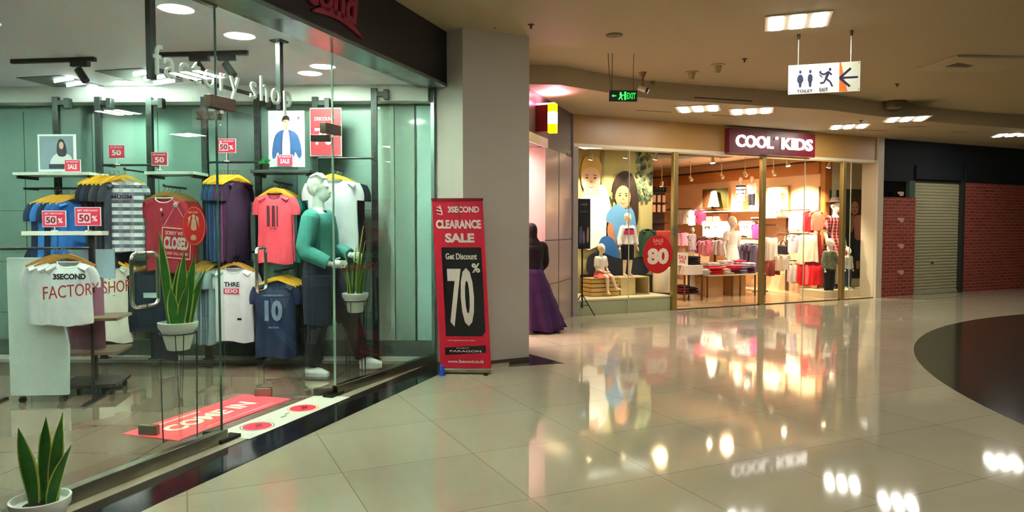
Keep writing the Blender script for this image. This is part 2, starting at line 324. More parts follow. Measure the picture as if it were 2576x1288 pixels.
# thin open seams between the lower ceiling boards
mb = MB()
for (a, b_) in (((1747, 240), (1892, 249)), ((1600, 271), (1690, 276)), ((2160, 321), (2230, 323)), ((2395, 326), (2432, 326)), ((1790, 283), (1850, 286)), ((2260, 313), (2330, 312))):
    p = onz(a[0], a[1] + 6, ZL); q = onz(b_[0], b_[1] + 6, ZL); d = (q - p).normalized() * 1.0; n = Vector((-d.y, d.x, 0)) * .008
    mb.slab([(p - n)[:2], (q - n)[:2], (q + n)[:2], (p + n)[:2]], ZL - .004, ZL + .01, M('#4a3d28', .8))
struct('trim_9', mb)
# lobby wall with the bright opening
LAx = Vector((math.cos(TA), math.sin(TA), 0))
def LB(s, n, z=0): return C0 - LAx * s + Vector((-LAx.y, LAx.x, 0)) * n + Vector((0, 0, z))   # s metres back from the corner, n behind the wall
lob = M('#a58e88', .22, var=.04, scale=4, name='lobby_stone'); lobd = M('#5f5650', .25, name='lobby_header')
mb = MB()
mb.box(-1.45, -.06, 0, .35, 0, 2.45, lob).box(-2.7, 0, 0, .35, 2.45, ZL, lobd)
mb.box(-.06, 0, -.02, .35, 0, ZL, M('#77706a', .3))
for x in (-.78,): mb.box(x - .006, x + .006, -.004, .01, 0, 2.45, M('#2a2320', .6))
mb.box(-1.45, 0, -.004, .01, 1.195, 1.205, M('#3a302c', .6)); mb.box(-1.45, 0, -.004, .01, .59, .6, M('#5a4d48', .6))
mb.box(-.35, -.02, -.006, .01, 2.44, 2.48, M('#15110f', .5)); mb.box(-2.7, -1.43, -.03, .0, 2.44, 2.56, M('#cdc6c4', .4))
struct('wall_lobby', mb, loc=C0, rz=TA)
mb = MB().box(-2.9, -.4, 1.6, 1.7, 0, 2.9, M('#e8c9c4', .5, name='pink_wall')).box(-1.45, -1.35, .35, 1.7, 0, 2.9, M('#e8c9c4', .5)).box(-3.0, -2.9, .3, 1.7, 0, 2.9, M('#e8c9c4', .5))
struct('wall_lobby', mb, loc=C0, rz=TA)
struct('wall_lobby', MB().box(-3.3, -2.7, 0, .3, 0, ZC, lob), loc=C0, rz=TA)
struct('ceiling', MB().box(-2.9, -1.4, .3, 1.7, 2.85, 2.9, M('#e6dcd8', .5)), loc=C0, rz=TA)
# ---------------- kids shop shell
KF = 2.66; KD = 6.6; TR_ = 8.2; TW = 6.4; T1 = 6.86
fas = wood_mat('oak_fascia', '#a5793c', '#b88d4d', .35, .6, .8)
struct('wall_front', MB().box(0, T1 - .12, -.02, .12, KF, ZL, fas).box(0, T1 - .12, -.02, .18, KF - .05, KF, M('#e2d5b4', .4)), loc=C0, rz=TC)
struct('wall_front', MB().box(T1 - .14, T1 + .02, -.06, .3, 0, ZL, M('#c7bda6', .4, name='cream_jamb')).box(0, .09, -.015, .1, 0, KF, M('#a39a90', .35)), loc=C0, rz=TC)
kwall = M('#e0b487', .6, var=.03, name='peach_wall')
struct('floor', MB().box(.0, TR_, .02, KD, -.01, .004, kidsfl_m), loc=C0, rz=TC)
struct('trim_10', MB().box(1.9, 6.8, -.012, .03, 0, .012, M('#2a241a', .3)), loc=C0, rz=TC)
struct('wall_back', MB().box(-.1, TR_, KD, KD + .1, 0, 3.1, kwall), loc=C0, rz=TC)
struct('wall_left', MB().box(-.1, 0, .3, KD, 0, 3.1, M('#d8bd94', .6)), loc=C0, rz=TC)
struct('wall_right', MB().box(TW, TW + .1, 1.0, KD, 0, 2.95, M('#eac39c', .55, name='display_wall')), loc=C0, rz=TC)
struct('wall_right', MB().box(TR_ - .1, TR_, .2, 1.0, 0, 3.1, M('#ece2c2', .5)).box(T1 + .02, TR_, .2, .25, 0, 3.1, M('#ece2c2', .5)), loc=C0, rz=TC)
struct('ceiling', MB().box(-.1, TR_, .18, KD, 2.92, 3.0, M('#cdb9a2', .6)), loc=C0, rz=TC)
wood = wood_mat('orange_wood', '#a8662c', '#bd7a3a', .4, .8, .8)
struct('trim_11', MB().box(TW - .06, TW - .002, 1.0, KD, 2.46, 2.70, wood).box(TW - .12, TW - .002, 1.0, KD, 2.70, 2.73, M('#2a1810', .5)), loc=C0, rz=TC)          # wood header band in the shop
struct('trim_12', MB().box(TW - .02, TW + .17, .88, 1.0, 0, 2.92, wood), loc=C0, rz=TC)
struct('trim_13', MB().box(1.9, 5.2, 1.6, 2.5, 2.86, 2.925, M('#1c1614', .6)).box(2.0, 4.6, 2.55, 3.1, 2.87, 2.925, M('#8fb9c0', .3)), loc=C0, rz=TC)
struct('wall_partition', MB().box(1.78, 1.84, 2.2, KD, 0, 2.92, wood), loc=C0, rz=TC)
struct('wall_partition', MB().box(TW + .172, TR_ - .1, .92, 1.0, 0, 2.92, M('#e9e0c0', .5)), loc=C0, rz=TC)
# posts and panes
tp = [ckt(x, 0) for x in (1697, 1918, 2120)]
for i, t in enumerate(tp):
    struct('trim_%d' % (14 + i), MB().box(t - .045, t + .045, -.03, .05, 0, KF - .05, GOLDM), loc=C0, rz=TC, bevel=.006)
for i, (a, b_) in enumerate(((.09, tp[0] - .045), (tp[1] + .045, tp[2] - .045), (tp[2] + .045, T1 - .14))):
    ww = struct('window_%d' % (4 + i), MB().box(a, b_, -.006, .006, .0, KF - .05, GLASSW), loc=C0, rz=TC)
    mid = (ckt(1582, 0) if i == 0 else (a + b_) / 2 if i == 1 else a + .15)
    struct('joint', MB().box(mid - .004, mid + .004, -.008, .008, 0, KF - .05, M('#c9cdb8', .2)), parent=ww)
# display platforms
struct('trim_17', MB().box(.09, tp[0] - .05, .03, 1.0, 0, .22, M('#b9bb9c', .35, name='platform_paint')).box(.09, tp[0] - .05, .02, 1.0, .22, .25, M('#e4dab4', .3)), loc=C0, rz=TC, bevel=.004)
struct('trim_18', MB().box(5.75, TR_ - .1, .3, .9, 0, .14, M('#d9cfae', .35)), loc=C0, rz=TC, bevel=.004)
# ---------------- dark closed shop on the right
dk = M('#0d141c', .75, name='dark_blue_paint')
struct('wall_front', MB().box(T1 + .02, 12, .05, .2, 2.28, ZL, dk).box(ckt(2303, 0), ckt(2425, 0), .0, .06, 2.34, 2.62, dk), loc=C0, rz=TC)
tb1 = ckt(2303, 0); ts1 = ckt(2419, 0)
struct('window_7', MB().box(T1 + .02, tb1 - .15, .12, .16, 1.95, 2.28, M('#050607', .1)), loc=C0, rz=TC)
struct('wall_front', MB().box(tb1 - .15, tb1 + .02, .04, .2, 1.95, 2.3, M('#4a5a4e', .5)).box(ts1, ts1 + .1, .0, .2, 0, 2.62, M('#2c3029', .5)), loc=C0, rz=TC)
struct('wall_brick', MB().box(T1 + .02, tb1 - .01, .0, .2, 0, 1.96, brick_mat('red_brick')), loc=C0, rz=TC)
struct('wall_brick', MB().box(ts1 + .1, 12, .0, .2, 0, 2.3, brick_mat('red_brick_b')), loc=C0, rz=TC)
mb = MB(); z = .03; shm = M('#a9a585', .45, name='shutter_paint')
while z < 2.32:
    pr = [(0, z), (-.012, z + .012), (-.018, z + .03), (-.012, z + .048), (0, z + .056)]
    mb.add([(tb1 + .01, .08 + y, q) for y, q in pr] + [(ts1 - .01, .08 + y, q) for y, q in pr], [(k, k + 1, k + 6, k + 5) for k in range(4)], shm); z += .062
mb.box(tb1 + .01, ts1 - .01, .08, .1, .02, 2.36, shm).box(tb1 + .01, ts1 - .01, .05, .1, .01, .05, shm)
dr = struct('door_3', mb, loc=C0, rz=TC)
tl = ckt(2354, 0); struct('door_lock', MB().box(tl - .03, tl + .03, .045, .065, .62, .65, M('#4a4636', .4, .5)), parent=dr)
# ================================================================== BUILDERS
def cut(pts, rs, f):
    """first fraction f of a polyline with radii, resampled smoothly"""
    pts = [Vector(p) for p in pts]; L = [0]
    for i in range(1, len(pts)): L.append(L[-1] + (pts[i] - pts[i - 1]).length)
    T = L[-1] * f; n = 9; o = []; r = []
    for k in range(n):
        s = T * k / (n - 1); i = 1
        while i < len(pts) - 1 and L[i] < s: i += 1
        u = (s - L[i - 1]) / max(1e-6, L[i] - L[i - 1]); o.append(pts[i - 1].lerp(pts[i], u)); r.append(rs[i - 1] * (1 - u) + rs[i] * u)
    return o, r
def remesh(o, vox, it=3):
    m = o.modifiers.new('remesh', 'REMESH'); m.mode = 'VOXEL'; m.voxel_size = vox; m.use_smooth_shade = True
    s = o.modifiers.new('smooth', 'SMOOTH'); s.factor = .5; s.iterations = it
STAND = dict(P=(0, 0, .52), hipL=(.048, 0, .50), hipR=(-.048, 0, .50), kneeL=(.055, -.01, .28), kneeR=(-.055, -.01, .28), ankL=(.055, .01, .045), ankR=(-.055, .01, .045),
             toeL=(.06, -.085, .014), toeR=(-.06, -.085, .014), elL=(.135, .015, .63), elR=(-.135, .015, .63), wrL=(.14, -.03, .49), wrR=(-.14, -.03, .49), haL=(.14, -.05, .42), haR=(-.14, -.05, .42), lean=0.0, turn=0.0)
TOR = [(-.06, .06, .05), (-.03, .083, .06), (.0, .088, .063), (.06, .078, .056), (.11, .068, .05), (.18, .077, .056), (.245, .088, .06), (.275, .088, .052), (.293, .07, .042), (.308, .043, .034), (.325, .028, .03), (.36, .026, .028), (.385, .026, .028)]
def figure(name, label, cat, loc, rz, H, pose=None, skin=None, hs=1.0, vox=.011, top=None, bottom=None, hair=None, shoes=None, group=None, wid=1.0, features=True, fingers=True):
    J = dict(STAND); J.update(pose or {}); sk = skin; P = Vector(J['P']); t = thing(name, label, cat, loc, rz, group)
    def L(z): return Vector((0, -J['lean'] * max(0, z), 0))
    def S(p): return tuple(H * c for c in p)
    sh = {s: P + L(.28) + Vector((sg * .093 * wid, 0, .272)) for s, sg in (('L', 1), ('R', -1))}
    def torso(mb, mat, grow, z0, z1):
        rg = []
        for dz, rx, ry in TOR:
            if z0 - 1e-6 <= dz <= z1 + 1e-6: o = P + L(dz); rg.append((o.x * H, o.y * H, o.z * H + dz * H, (rx * (wid if dz < .3 else 1) + grow) * H, (ry + grow) * H))
        mb.rings(rg, mat)
    mb = MB(); torso(mb, sk, 0, -.1, .5)
    hc = P + L(.4) + Vector((0, -.012 - J['lean'] * .05, .36 + .055 * hs)); tr = Matrix.Rotation(J['turn'], 3, 'Z')
    def hp(x, y, z): v = tr @ Vector((x * hs, y * hs, z * hs)); return tuple(H * c for c in (hc + v))
    mb.ell(hp(0, .008, .012), (.044 * hs * H, .053 * hs * H, .055 * hs * H), sk, 18, 12, tr); mb.ell(hp(0, -.018, -.022), (.033 * hs * H, .034 * hs * H, .04 * hs * H), sk, 16, 10, tr)
    if features:
        mb.tube([hp(0, -.047, .008), hp(0, -.058, -.014), hp(0, -.05, -.019)], [.005 * hs * H, .0085 * hs * H, .005 * hs * H], sk, 8)
        mb.tube([hp(-.014, -.048, -.034), hp(0, -.053, -.035), hp(.014, -.048, -.034)], [.003 * hs * H, .006 * hs * H, .003 * hs * H], sk, 8)
        for sg in (-1, 1): mb.ell(hp(sg * .044, .008, -.004), (.006 * hs * H, .011 * hs * H, .016 * hs * H), sk, 10, 7, tr); mb.tube([hp(sg * .026, -.041, .014), hp(sg * .01, -.047, .013)], .0045 * hs * H, sk, 6)
    for s, sg in (('L', 1), ('R', -1)):
        leg, lr = cut([J['hip' + s], J['knee' + s], Vector(J['knee' + s]).lerp(Vector(J['ank' + s]), .3), J['ank' + s]], [.05, .033, .033, .02], 1)
        mb.tube([S(p) for p in leg], [r * H for r in lr], sk, 12)
        a = Vector(J['ank' + s]); to = Vector(J['toe' + s]); d = (to - a); hl = a - Vector((d.x, d.y, 0)).normalized() * .014 + Vector((0, 0, -.022))
        mb.tube([S(hl), S(a + d * .15 + Vector((0, 0, -.012))), S(a.lerp(to, .6) + Vector((0, 0, -.003))), S(to)], [.02 * H, .022 * H, .019 * H, .011 * H], sk, 10)
        arm, ar = cut([sh[s], J['el' + s], Vector(J['el' + s]).lerp(Vector(J['wr' + s]), .25), J['wr' + s]], [.03, .022, .022, .0145], 1)
        mb.ell(S(sh[s]), (.032 * H,) * 3, sk); mb.tube([S(p) for p in arm], [r * H for r in ar], sk, 12)
    body = mb.build('body', t); remesh(body, vox)
    for s, sg in (('L', 1), ('R', -1)):                         # hands: palm, four fingers, thumb
        w_ = Vector(J['wr' + s]); h = Vector(J['ha' + s]); d = (h - w_).normalized(); side = d.cross(Vector((sg, 0, 0)))
        side = side.normalized() if side.length > .2 else Vector((0, -1, 0)); nrm = d.cross(side); hb = MB()
        hb.tube([S(w_), S(w_ + d * .02), S(w_ + d * .045)], [.013 * H, .02 * H, .019 * H], sk, 10)
        if fingers:
            for k, (ln, off) in enumerate(((.034, -.0145), (.039, -.005), (.036, .005), (.028, .014))):
                b = w_ + d * .04 + side * off; c1 = b + d * ln * .5 + nrm * .004 * -sg; c2 = b + d * ln + nrm * .014 * -sg
                hb.tube([S(b), S(c1), S(c2)], [.0056 * H, .0052 * H, .004 * H], sk, 7)
            b = w_ + d * .015 - side * .014; hb.tube([S(b), S(b - side * .014 + d * .014), S(b - side * .018 + d * .03)], [.006 * H, .0055 * H, .0042 * H], sk, 7)
        ho = hb.build('hand', t); remesh(ho, min(vox, .0055 if fingers and H > 1.2 else .006), 1)
    if top:                                                     # dict(mat, sleeve, hem, neck, grow)
        g = top.get('grow', .012); mb = MB(); torso(mb, top['mat'], g, top.get('hem', -.03), .30 if not top.get('neck') else top['neck'])
        if top.get('sleeve', 0) > 0:
            for s in 'LR':
                arm, ar = cut([sh[s], J['el' + s], J['wr' + s]], [.036, .03, .022], top['sleeve']); mb.tube([S(p) for p in arm], [(r + g * .7) * H for r in ar], top['mat'], 12); mb.ell(S(sh[s]), ((.034 + g * .6) * H,) * 3, top['mat'])
        remesh(mb.build(top.get('name', 'top'), t), vox * .9, 2)
        if top.get('collar'):
            c = P + L(.3) + Vector((0, 0, .303)); cm = MB(); cm.lathe([(.036 * H, -.012 * H), (.044 * H, -.006 * H), (.04 * H, .006 * H), (.033 * H, .008 * H)], top['collar'], 20, S(c), .9); cm.build('collar', t)
        if top.get('panel'):
            col, y0 = top['panel']; c = P + L(.15); cm = MB(); cm.ell(S(c + Vector((0, -.035, .19))), (.05 * H, .045 * H, .075 * H), col); cm.build('chest_print', t)
    if bottom and bottom['kind'] in ('pants', 'shorts'):
        g = bottom.get('grow', .009); f = bottom.get('len', .93); mb = MB(); torso(mb, bottom['mat'], g, -.1, .06)
        for s in 'LR':
            leg, lr = cut([J['hip' + s], J['knee' + s], J['ank' + s]], [.056, .042, bottom.get('cuff', .033)], f); mb.tube([S(p) for p in leg], [(r + g) * H for r in lr], bottom['mat'], 14)
        o = mb.build(bottom.get('name', 'trousers'), t); remesh(o, vox * .9, 2)
    if bottom and bottom.get('over'):
        g = .02; mb = MB(); torso(mb, bottom['over'], g, -.1, .06)
        for s in 'LR':
            leg, lr = cut([J['hip' + s], J['knee' + s], J['ank' + s]], [.058, .05, .04], .52); mb.tube([S(p) for p in leg], [(r + g) * H for r in lr], bottom['over'], 14)
        remesh(mb.build('long_shorts', t), vox * .9, 2)
    if bottom and bottom['kind'] == 'skirt':
        n = 48; mb = MB(); rg = []; z0 = P.z + .07; z1 = bottom['hem']; w1_ = bottom.get('flare', .14); vs = []; fs = []; m = 12; tw = bottom.get('drift', (0, 0))
        for i in range(m):
            u = i / (m - 1); z = z0 + (z1 - z0) * u; rr = .082 * wid + (w1_ - .075) * u ** .8
            for k in range(n): a = 2 * PI * k / n; q = rr * (1 + bottom.get('ruffle', .07) * u * math.sin(a * 9 + u) + bottom.get('tier', 0) * (1 - ((u * 4) % 1)) * .5); vs.append(S((P.x + q * math.cos(a) + tw[0] * u, P.y + L(max(0, z - P.z)).y + q * .82 * math.sin(a) + tw[1] * u, z + .01 * math.sin(3 * a) * u)))
        for i in range(m - 1):
            for k in range(n): fs.append((i * n + k, i * n + (k + 1) % n, (i + 1) * n + (k + 1) % n, (i + 1) * n + k))
        mb.add(vs, fs, bottom['mat']); o = mb.build(bottom.get('name', 'skirt'), t); so = o.modifiers.new('solid', 'SOLIDIFY'); so.thickness = .004
    if hair:
        mb = MB(); kind = hair.get('kind', 'short')
        mb.ell(hp(0, .014, .024), (.048 * hs * H, .052 * hs * H, .05 * hs * H), hair['mat'], 18, 10, tr)
        if kind == 'sculpt':
            mb.ell(hp(0, .02, .012), (.049 * hs * H, .046 * hs * H, .05 * hs * H), hair['mat'], 16, 10, tr)
            for k in range(7): mb.tube([hp(-.03 + .01 * k, -.03, .052), hp(-.034 + .011 * k, .0, .074), hp(-.034 + .011 * k, .04, .06)], [.006 * H, .012 * H, .006 * H], hair['mat'], 6)
        if kind == 'long':
            mb.ell(hp(0, .03, -.03), (.05 * hs * H, .036 * hs * H, .085 * hs * H), hair['mat'], 16, 10, tr)
        if kind == 'scarf':
            hq = hp(0, .012, 0); mb.rings([(hq[0], hq[1], hq[2] + dz * H, rx * H, ry * H) for dz, rx, ry in ((.078, .012, .014), (.07, .034, .038), (.05, .05, .056), (.02, .058, .064), (-.01, .058, .064), (-.04, .056, .058), (-.065, .062, .058), (-.09, .085, .066), (-.115, .108, .072), (-.15, .118, .076), (-.19, .112, .074))], hair['mat'])
        if kind == 'hat':
            mb.lathe([(.085 * hs * H, 0), (.088 * hs * H, .006 * H), (.05 * hs * H, .012 * H), (.046 * hs * H, .045 * H), (.02 * H, .06 * H), (0, .062 * H)], hair['mat'], 20, hp(0, .01, .03))
        remesh(mb.build(hair.get('name', 'hair'), t), vox * .8, 2)
    if shoes:
        for s in 'LR':
            a = Vector(J['ank' + s]); to = Vector(J['toe' + s]); d = Vector((to.x - a.x, to.y - a.y, 0)); d.normalize(); hl = a - d * .022; bz = a.z - .04
            pts = [(hl.x, hl.y, bz + .022), (a.x, a.y, bz + .028), tuple(Vector((a.x, a.y, bz + .024)).lerp(Vector((to.x, to.y, bz + .017)), .55)), (to.x + d.x * .006, to.y + d.y * .006, bz + .013)]
            mb = MB(); mb.tube([S(p) for p in pts], [.021 * H, .028 * H, .025 * H, .014 * H], shoes, 14); mb.tube([S((p[0], p[1], bz + .007)) for p in pts], [.018 * H, .022 * H, .024 * H, .015 * H], shoes, 12)
            o = mb.build('shoe', t); remesh(o, .007, 2)
    return t
# ---- clothes
def hanger_data(mat, wd=.40):
    k = ('hanger', mat.name, wd)
    if k in _t: return _t[k]
    mb = MB(); up = []; lo = []
    for i in range(13):
        u = -1 + i / 6; z = -.042 - .088 * abs(u) ** 1.3; up.append((u * wd / 2, z)); lo.append((u * wd / 2, z - .03 + .008 * abs(u)))
    mb.prism(up + lo[::-1], -.006, .006, mat); _t[k] = mb.data('hanger'); return _t[k]
def hook_data():
    if 'hook' in _t: return _t['hook']
    mb = MB(); pts = [(0, 0, -.05), (0, 0, -.035)] + [(.016 * math.sin(a) , 0, -.016 - .016 * math.cos(a) + .0) for a in [R(x) for x in (0, 40, 90, 140, 180, 230)]]
    mb.tube(pts, .0022, STEEL, 6); _t['hook'] = mb.data('hook'); return _t['hook']
def hanger(loc, rz, mat, label, group, wd=.40):
    o = MB().build('clothes_hanger', None, loc, rz, data=hanger_data(mat, wd)); tag(o, label, 'hanger', group)
    MB().build('hook', o, data=hook_data()); return o
def shirt_mb(mat, W=.38, Lh=.66, D=.09, sleeve=.2, seed=0, neck=.085, flare=1.0, neckdrop=.05, collar=None, long=False, tank=False):
    """T-shirt hanging from z=-.095 (shoulders) downwards, front towards -y"""
    rnd = random.Random(seed); ph = [rnd.uniform(0, 6.28) for _ in range(5)]; n = 40; m = 16; vs = []; fs = []; hw0 = W / 2; top = -.092
    def prof(u, k):
        a = 2 * PI * k / n; cx = math.cos(a); sy = math.sin(a); x = (abs(cx) ** .75) * (1 if cx >= 0 else -1)
        hw = hw0 * (1 - .04 * math.sin(PI * min(1, u * 1.3)) + (flare - 1) * u); d = (.012 + (D / 2 - .012) * min(1, u * 4) ** .6)
        X = x * hw; Y = -(abs(sy) ** .8) * (1 if sy >= 0 else -1) * d
        fold = (.017 * math.sin(X * 38 + ph[0] + 2.5 * u) + .009 * math.sin(X * 71 + ph[1] - 2 * u) + .006 * math.sin(X * 20 + u * 9 + ph[3])) * (u ** .8); Y += fold * (.6 if sy > 0 else .4)
        ax = abs(X); sl = .045 * (ax / hw0) ** 1.3
        ztop = top - sl
        if ax < neck: ztop -= (neckdrop if sy > 0 else .012) * math.sqrt(max(0, 1 - (ax / neck) ** 2))
        zb = top - Lh + .012 * math.sin(X * 18 + ph[2]); Z = ztop + (zb - ztop) * u
        return (X, Y, Z)
    for i in range(m):
        for k in range(n): vs.append(prof(i / (m - 1), k))
    for i in range(m - 1):
        for k in range(n): fs.append((i * n + k, i * n + (k + 1) % n, (i + 1) * n + (k + 1) % n, (i + 1) * n + k))
    mb = MB(); mb.add(vs, fs, mat)
    if sleeve and not tank:
        for sg in (-1, 1):
            L_ = sleeve if not long else .48; pts = []; rs = []
            for i in range(7):
                u = i / 6; pts.append((sg * (hw0 - .035 + .035 * u + .015 * math.sin(PI * u)), .002 * i, top - .07 - (L_ - .06) * u)); rs.append(.056 - .002 * u if not long else .062 - .022 * u)
            mb.tube(pts, rs, mat, 14, True, .42)
            mb.tube([(sg * (hw0 - .09), 0, top - .05), (sg * (hw0 - .03), 0, top - .078)], [.035, .055], mat, 12, True, .5)
    return mb
def collar_mb(mat, neck=.085, drop=.05):
    pts = [(neck * math.cos(a), -.014 * math.sin(a), -.095 - .02 - (drop if math.sin(a) > 0 else .004) * abs(math.sin(a)) + .012) for a in [2 * PI * k / 24 for k in range(25)]]
    return MB().tube(pts, .0065, mat, 6)
def tshirt(loc, rz, mat, label, group=None, seed=0, collar=None, printed=None, scale=1.0, name='tshirt', cat='t-shirt', **kw):
    nk = kw.get('neck', .085)
    key = ('sh', mat.name, seed % 3, tuple(sorted(kw.items())))
    if key not in _t: _t[key] = shirt_mb(mat, seed=seed % 3, **kw).data(name)
    o = MB().build(name, None, loc, rz, data=_t[key]); o.scale = (scale,) * 3; tag(o, label, cat, group)
    if collar:
        kc = ('col', collar.name, nk)
        if kc not in _t: _t[kc] = collar_mb(collar, nk).data('collar')
        MB().build('collar', o, data=_t[kc])
    if printed:
        mb = MB(); printed(mb); mb.build('chest_print', o)
    return o
def stack(hp, rz, dirv, items, hmat, hlabel, hgroup, sp=.045, collar=None, hw=.40, **kw):
    """clothes hung one behind another from hp along dirv; items = [(material, label, group, print)]"""
    for i, it in enumerate(items):
        mat, lab, grp = it[0], it[1], it[2]; pr = it[3] if len(it) > 3 else None; col = it[4] if len(it) > 4 else None
        p = Vector(hp) + Vector(dirv) * sp * i; k2 = dict(kw); k2.update(it[5] if len(it) > 5 else {})
        tshirt(p, rz + R(random.uniform(-3, 3)) * (i > 0), mat, lab, grp, seed=i, collar=col, printed=pr, **k2)
        if hmat: hanger(p, rz, hmat, hlabel, hgroup, hw)
def snake_plant(loc, label, heights, seed=1, rz=0, stand=True):
    rnd = random.Random(seed); t = thing('snake_plant', label, 'plant', loc, rz); POT = M('#dfe6e0', .35, name='white_plastic')
    MB().lathe([(.062, .60), (.07, .605), (.1, .72), (.118, .745), (.122, .78), (.112, .782), (.108, .75), (.0, .745)], POT, 28).build('pot', t)
    MB().lathe([(.108, .745), (.0, .755)], M('#3a2c20', .9), 20).build('soil', t)
    lm = M('#2f6a26', .35, 0, .1, .35, 22, name='leaf_green'); le = M('#a9b64a', .4, name='leaf_edge'); sb = 0
    for i, (h, ax, ay, tx, ty, wd) in enumerate(heights):
        for part, wsc, mt, off in ((0, 1.0, le, 0), (1, .78, lm, 0.0)):
            n = 12; vs = []; tw = rnd.uniform(-.6, .6) if part == 0 else tw
            for k in range(n + 1):
                u = k / n; c = Vector((ax + tx * u ** 1.5, ay + ty * u ** 1.5, .74 + h * u)); wv = wd * wsc * (.55 + .9 * math.sin(PI * min(1, u * .9 + .08)) * .5) * (1 - u ** 5) ; a = tw + .7 * u
                dx = math.cos(a); dy = math.sin(a); th = .0035 if part else .002; cup = wv * .35
                for s_, c_ in ((-1, 0), (0, 1), (1, 0)):
                    vs.append(c + Vector((dx, dy, 0)) * s_ * wv + Vector((-dy, dx, 0)) * (cup * (1 - c_) - th)); vs.append(c + Vector((dx, dy, 0)) * s_ * wv + Vector((-dy, dx, 0)) * (cup * (1 - c_) + th))
            fs = []
            for k in range(n):
                a = k * 6; b = a + 6
                fs += [(a, a + 2, b + 2, b), (a + 2, a + 4, b + 4, b + 2), (a + 1, b + 1, b + 3, a + 3), (a + 3, b + 3, b + 5, a + 5), (a, b, b + 1, a + 1), (a + 4, a + 5, b + 5, b + 4)]
            if part == 0: mb = MB()
            mb.add(vs, fs, mt)
        mb.build('leaf', t, smooth=60)
    if not stand:
        for ch in t.children: ch.location.z = -.60
        return t
    st = MB(); st.tube([(.112 * math.cos(2 * PI * k / 28), .112 * math.sin(2 * PI * k / 28), .71) for k in range(29)], .005, BLACKM, 6); st.build('stand_ring', t)
    for k in range(4):
        a = 2 * PI * k / 4 + .5; MB().tube([(.112 * math.cos(a - .22), .112 * math.sin(a - .22), .71), (.10 * math.cos(a), .10 * math.sin(a), .006), (.112 * math.cos(a + .22), .112 * math.sin(a + .22), .71)], .0035, BLACKM, 6).build('stand_leg', t)
    return t
def ceiling_triple(px, py, z, label, group, rz=0, loc=None, s=1.0, e=None):
    p = loc or onz(px, py, z); t = thing('ceiling_light', label, 'light', (p[0], p[1], z), rz, group, scale=s)
    MB().box(-.31, .31, -.28, .28, -.012, .0, M('#d8d2c0', .4)).build('frame', t, bevel=.004)
    for k in (-1, 0, 1): MB().box(-.055 + k * .20, .055 + k * .20, -.24, .24, -.02, -.008, EM('#fffaf0', E_MALL if e is None else e)).build('diffuser', t)
    return t
def spot_lamp(loc, rz, label, group, drop=.16, tilt=.5, watts=12, col=(1, .83, .6), body=None, aim=None, size=R(90), e=None):
    t = thing('track_spotlight', label, 'light', loc, rz, group); bm_ = body or M('#d8cfae', .35)
    MB().box(-.03, .03, -.03, .03, -.02, 0, bm_).build('mount', t); MB().tube([(0, 0, -.02), (0, 0, -drop)], .008, bm_, 8).build('stem', t)
    d = Vector((0, -math.sin(tilt), -math.cos(tilt))); c = Vector((0, 0, -drop)); MB().tube([c - d * .05, c - d * .04, c + d * .03, c + d * .06], [.02, .03, .04, .045], bm_, 14).build('head', t)
    MB().tube([c + d * .061, c + d * .063], [.038, .038], EM('#ffe9c0', E_KIDS if e is None else e), 14).build('bulb', t)
    if watts:
        ld = bpy.data.lights.new('spot', 'SPOT'); ld.energy = watts; ld.spot_size = size; ld.spot_blend = .6; ld.color = col; ld.shadow_soft_size = .03
        lo = bpy.data.objects.new('lamp_beam', ld); COL.objects.link(lo); lo.parent = t; lo.location = c + d * .075; lo.rotation_euler = d.to_track_quat('-Z', 'Y').to_euler()
    return t
def sale_card(loc, rz, label, w_=.14, h_=.115, words='50', group=None, stem=.05, white=False, pole=True):
    t = thing('sale_card', label, 'sign', loc, rz, group)
    mb = MB().box(-w_ / 2, w_ / 2, -.003, .003, stem, stem + h_, M('#d22850', .45)); mb.box(-w_ / 2 - .006, w_ / 2 + .006, .0, .006, stem - .006, stem + h_ + .006, WHITE)
    text(mb, 'GET DISCOUNT', 0, stem + h_ * .85, w_ * .85, h_ * .11, WHITE, -.0035, .001)
    if white: mb.flat(rect(-w_ * .4, w_ * .12, stem + h_ * .12, stem + h_ * .7), -.0045, M('#f3c9d2', .5)); text(mb, words, -w_ * .14, stem + h_ * .41, w_ * .42, h_ * .42, M('#7a1030', .5), -.005, .001, .03); text(mb, '%', w_ * .28, stem + h_ * .38, w_ * .22, h_ * .34, WHITE, -.0035, .001, .03)
    else: text(mb, words, 0, stem + h_ * .42, w_ * .62, h_ * .45, WHITE, -.0035, .001, .03)
    mb.build('card', t)
    if pole: MB().tube([(0, .004, 0), (0, .004, stem + .01)], .005, WHITE, 8).box(-.02, .02, -.012, .02, 0, .008, WHITE).build('stand', t)
    return t
# ================================================================== LEFT SHOP
RD = 7.12                                          # depth of the rack front plane (posts stand just before the wall)
def W(px, py, dy=0.0):                             # world point on a plane dy metres in front of the shop's back wall
    n = Vector((-WX.y, WX.x, 0)); return onpl(px, py, W0 - n * dy, n)
BACK = Vector((0, 1, 0)); SL = -.0
DKM = M('#26302f', .4, .4, name='rack_steel')
def upright(px, label, group='slotted uprights along the back wall', top=244):
    b = W(px, 600, .25); zt = W(px, top, .25).z; t = thing('rack_upright', label, 'rack', (b.x, b.y, 0.035), WB, group)
    mb = MB().box(-.03, .03, -.02, .02, 0, zt - .035, DKM)
    z = .15
    while z < zt - .2: mb.box(-.008, .008, -.0215, -.0195, z, z + .035, M('#0b0f0f', .6)); z += .09
    mb.build('post', t, bevel=.003); MB().box(-.045, .045, -.045, .045, -.0, .008, DKM).build('foot_plate', t)
    MB().box(.03, .12, -.02, .02, zt - .12, zt - .07, DKM).box(.1, .15, -.035, .035, zt - .15, zt - .05, DKM).build('wall_bracket', t, bevel=.003); return t
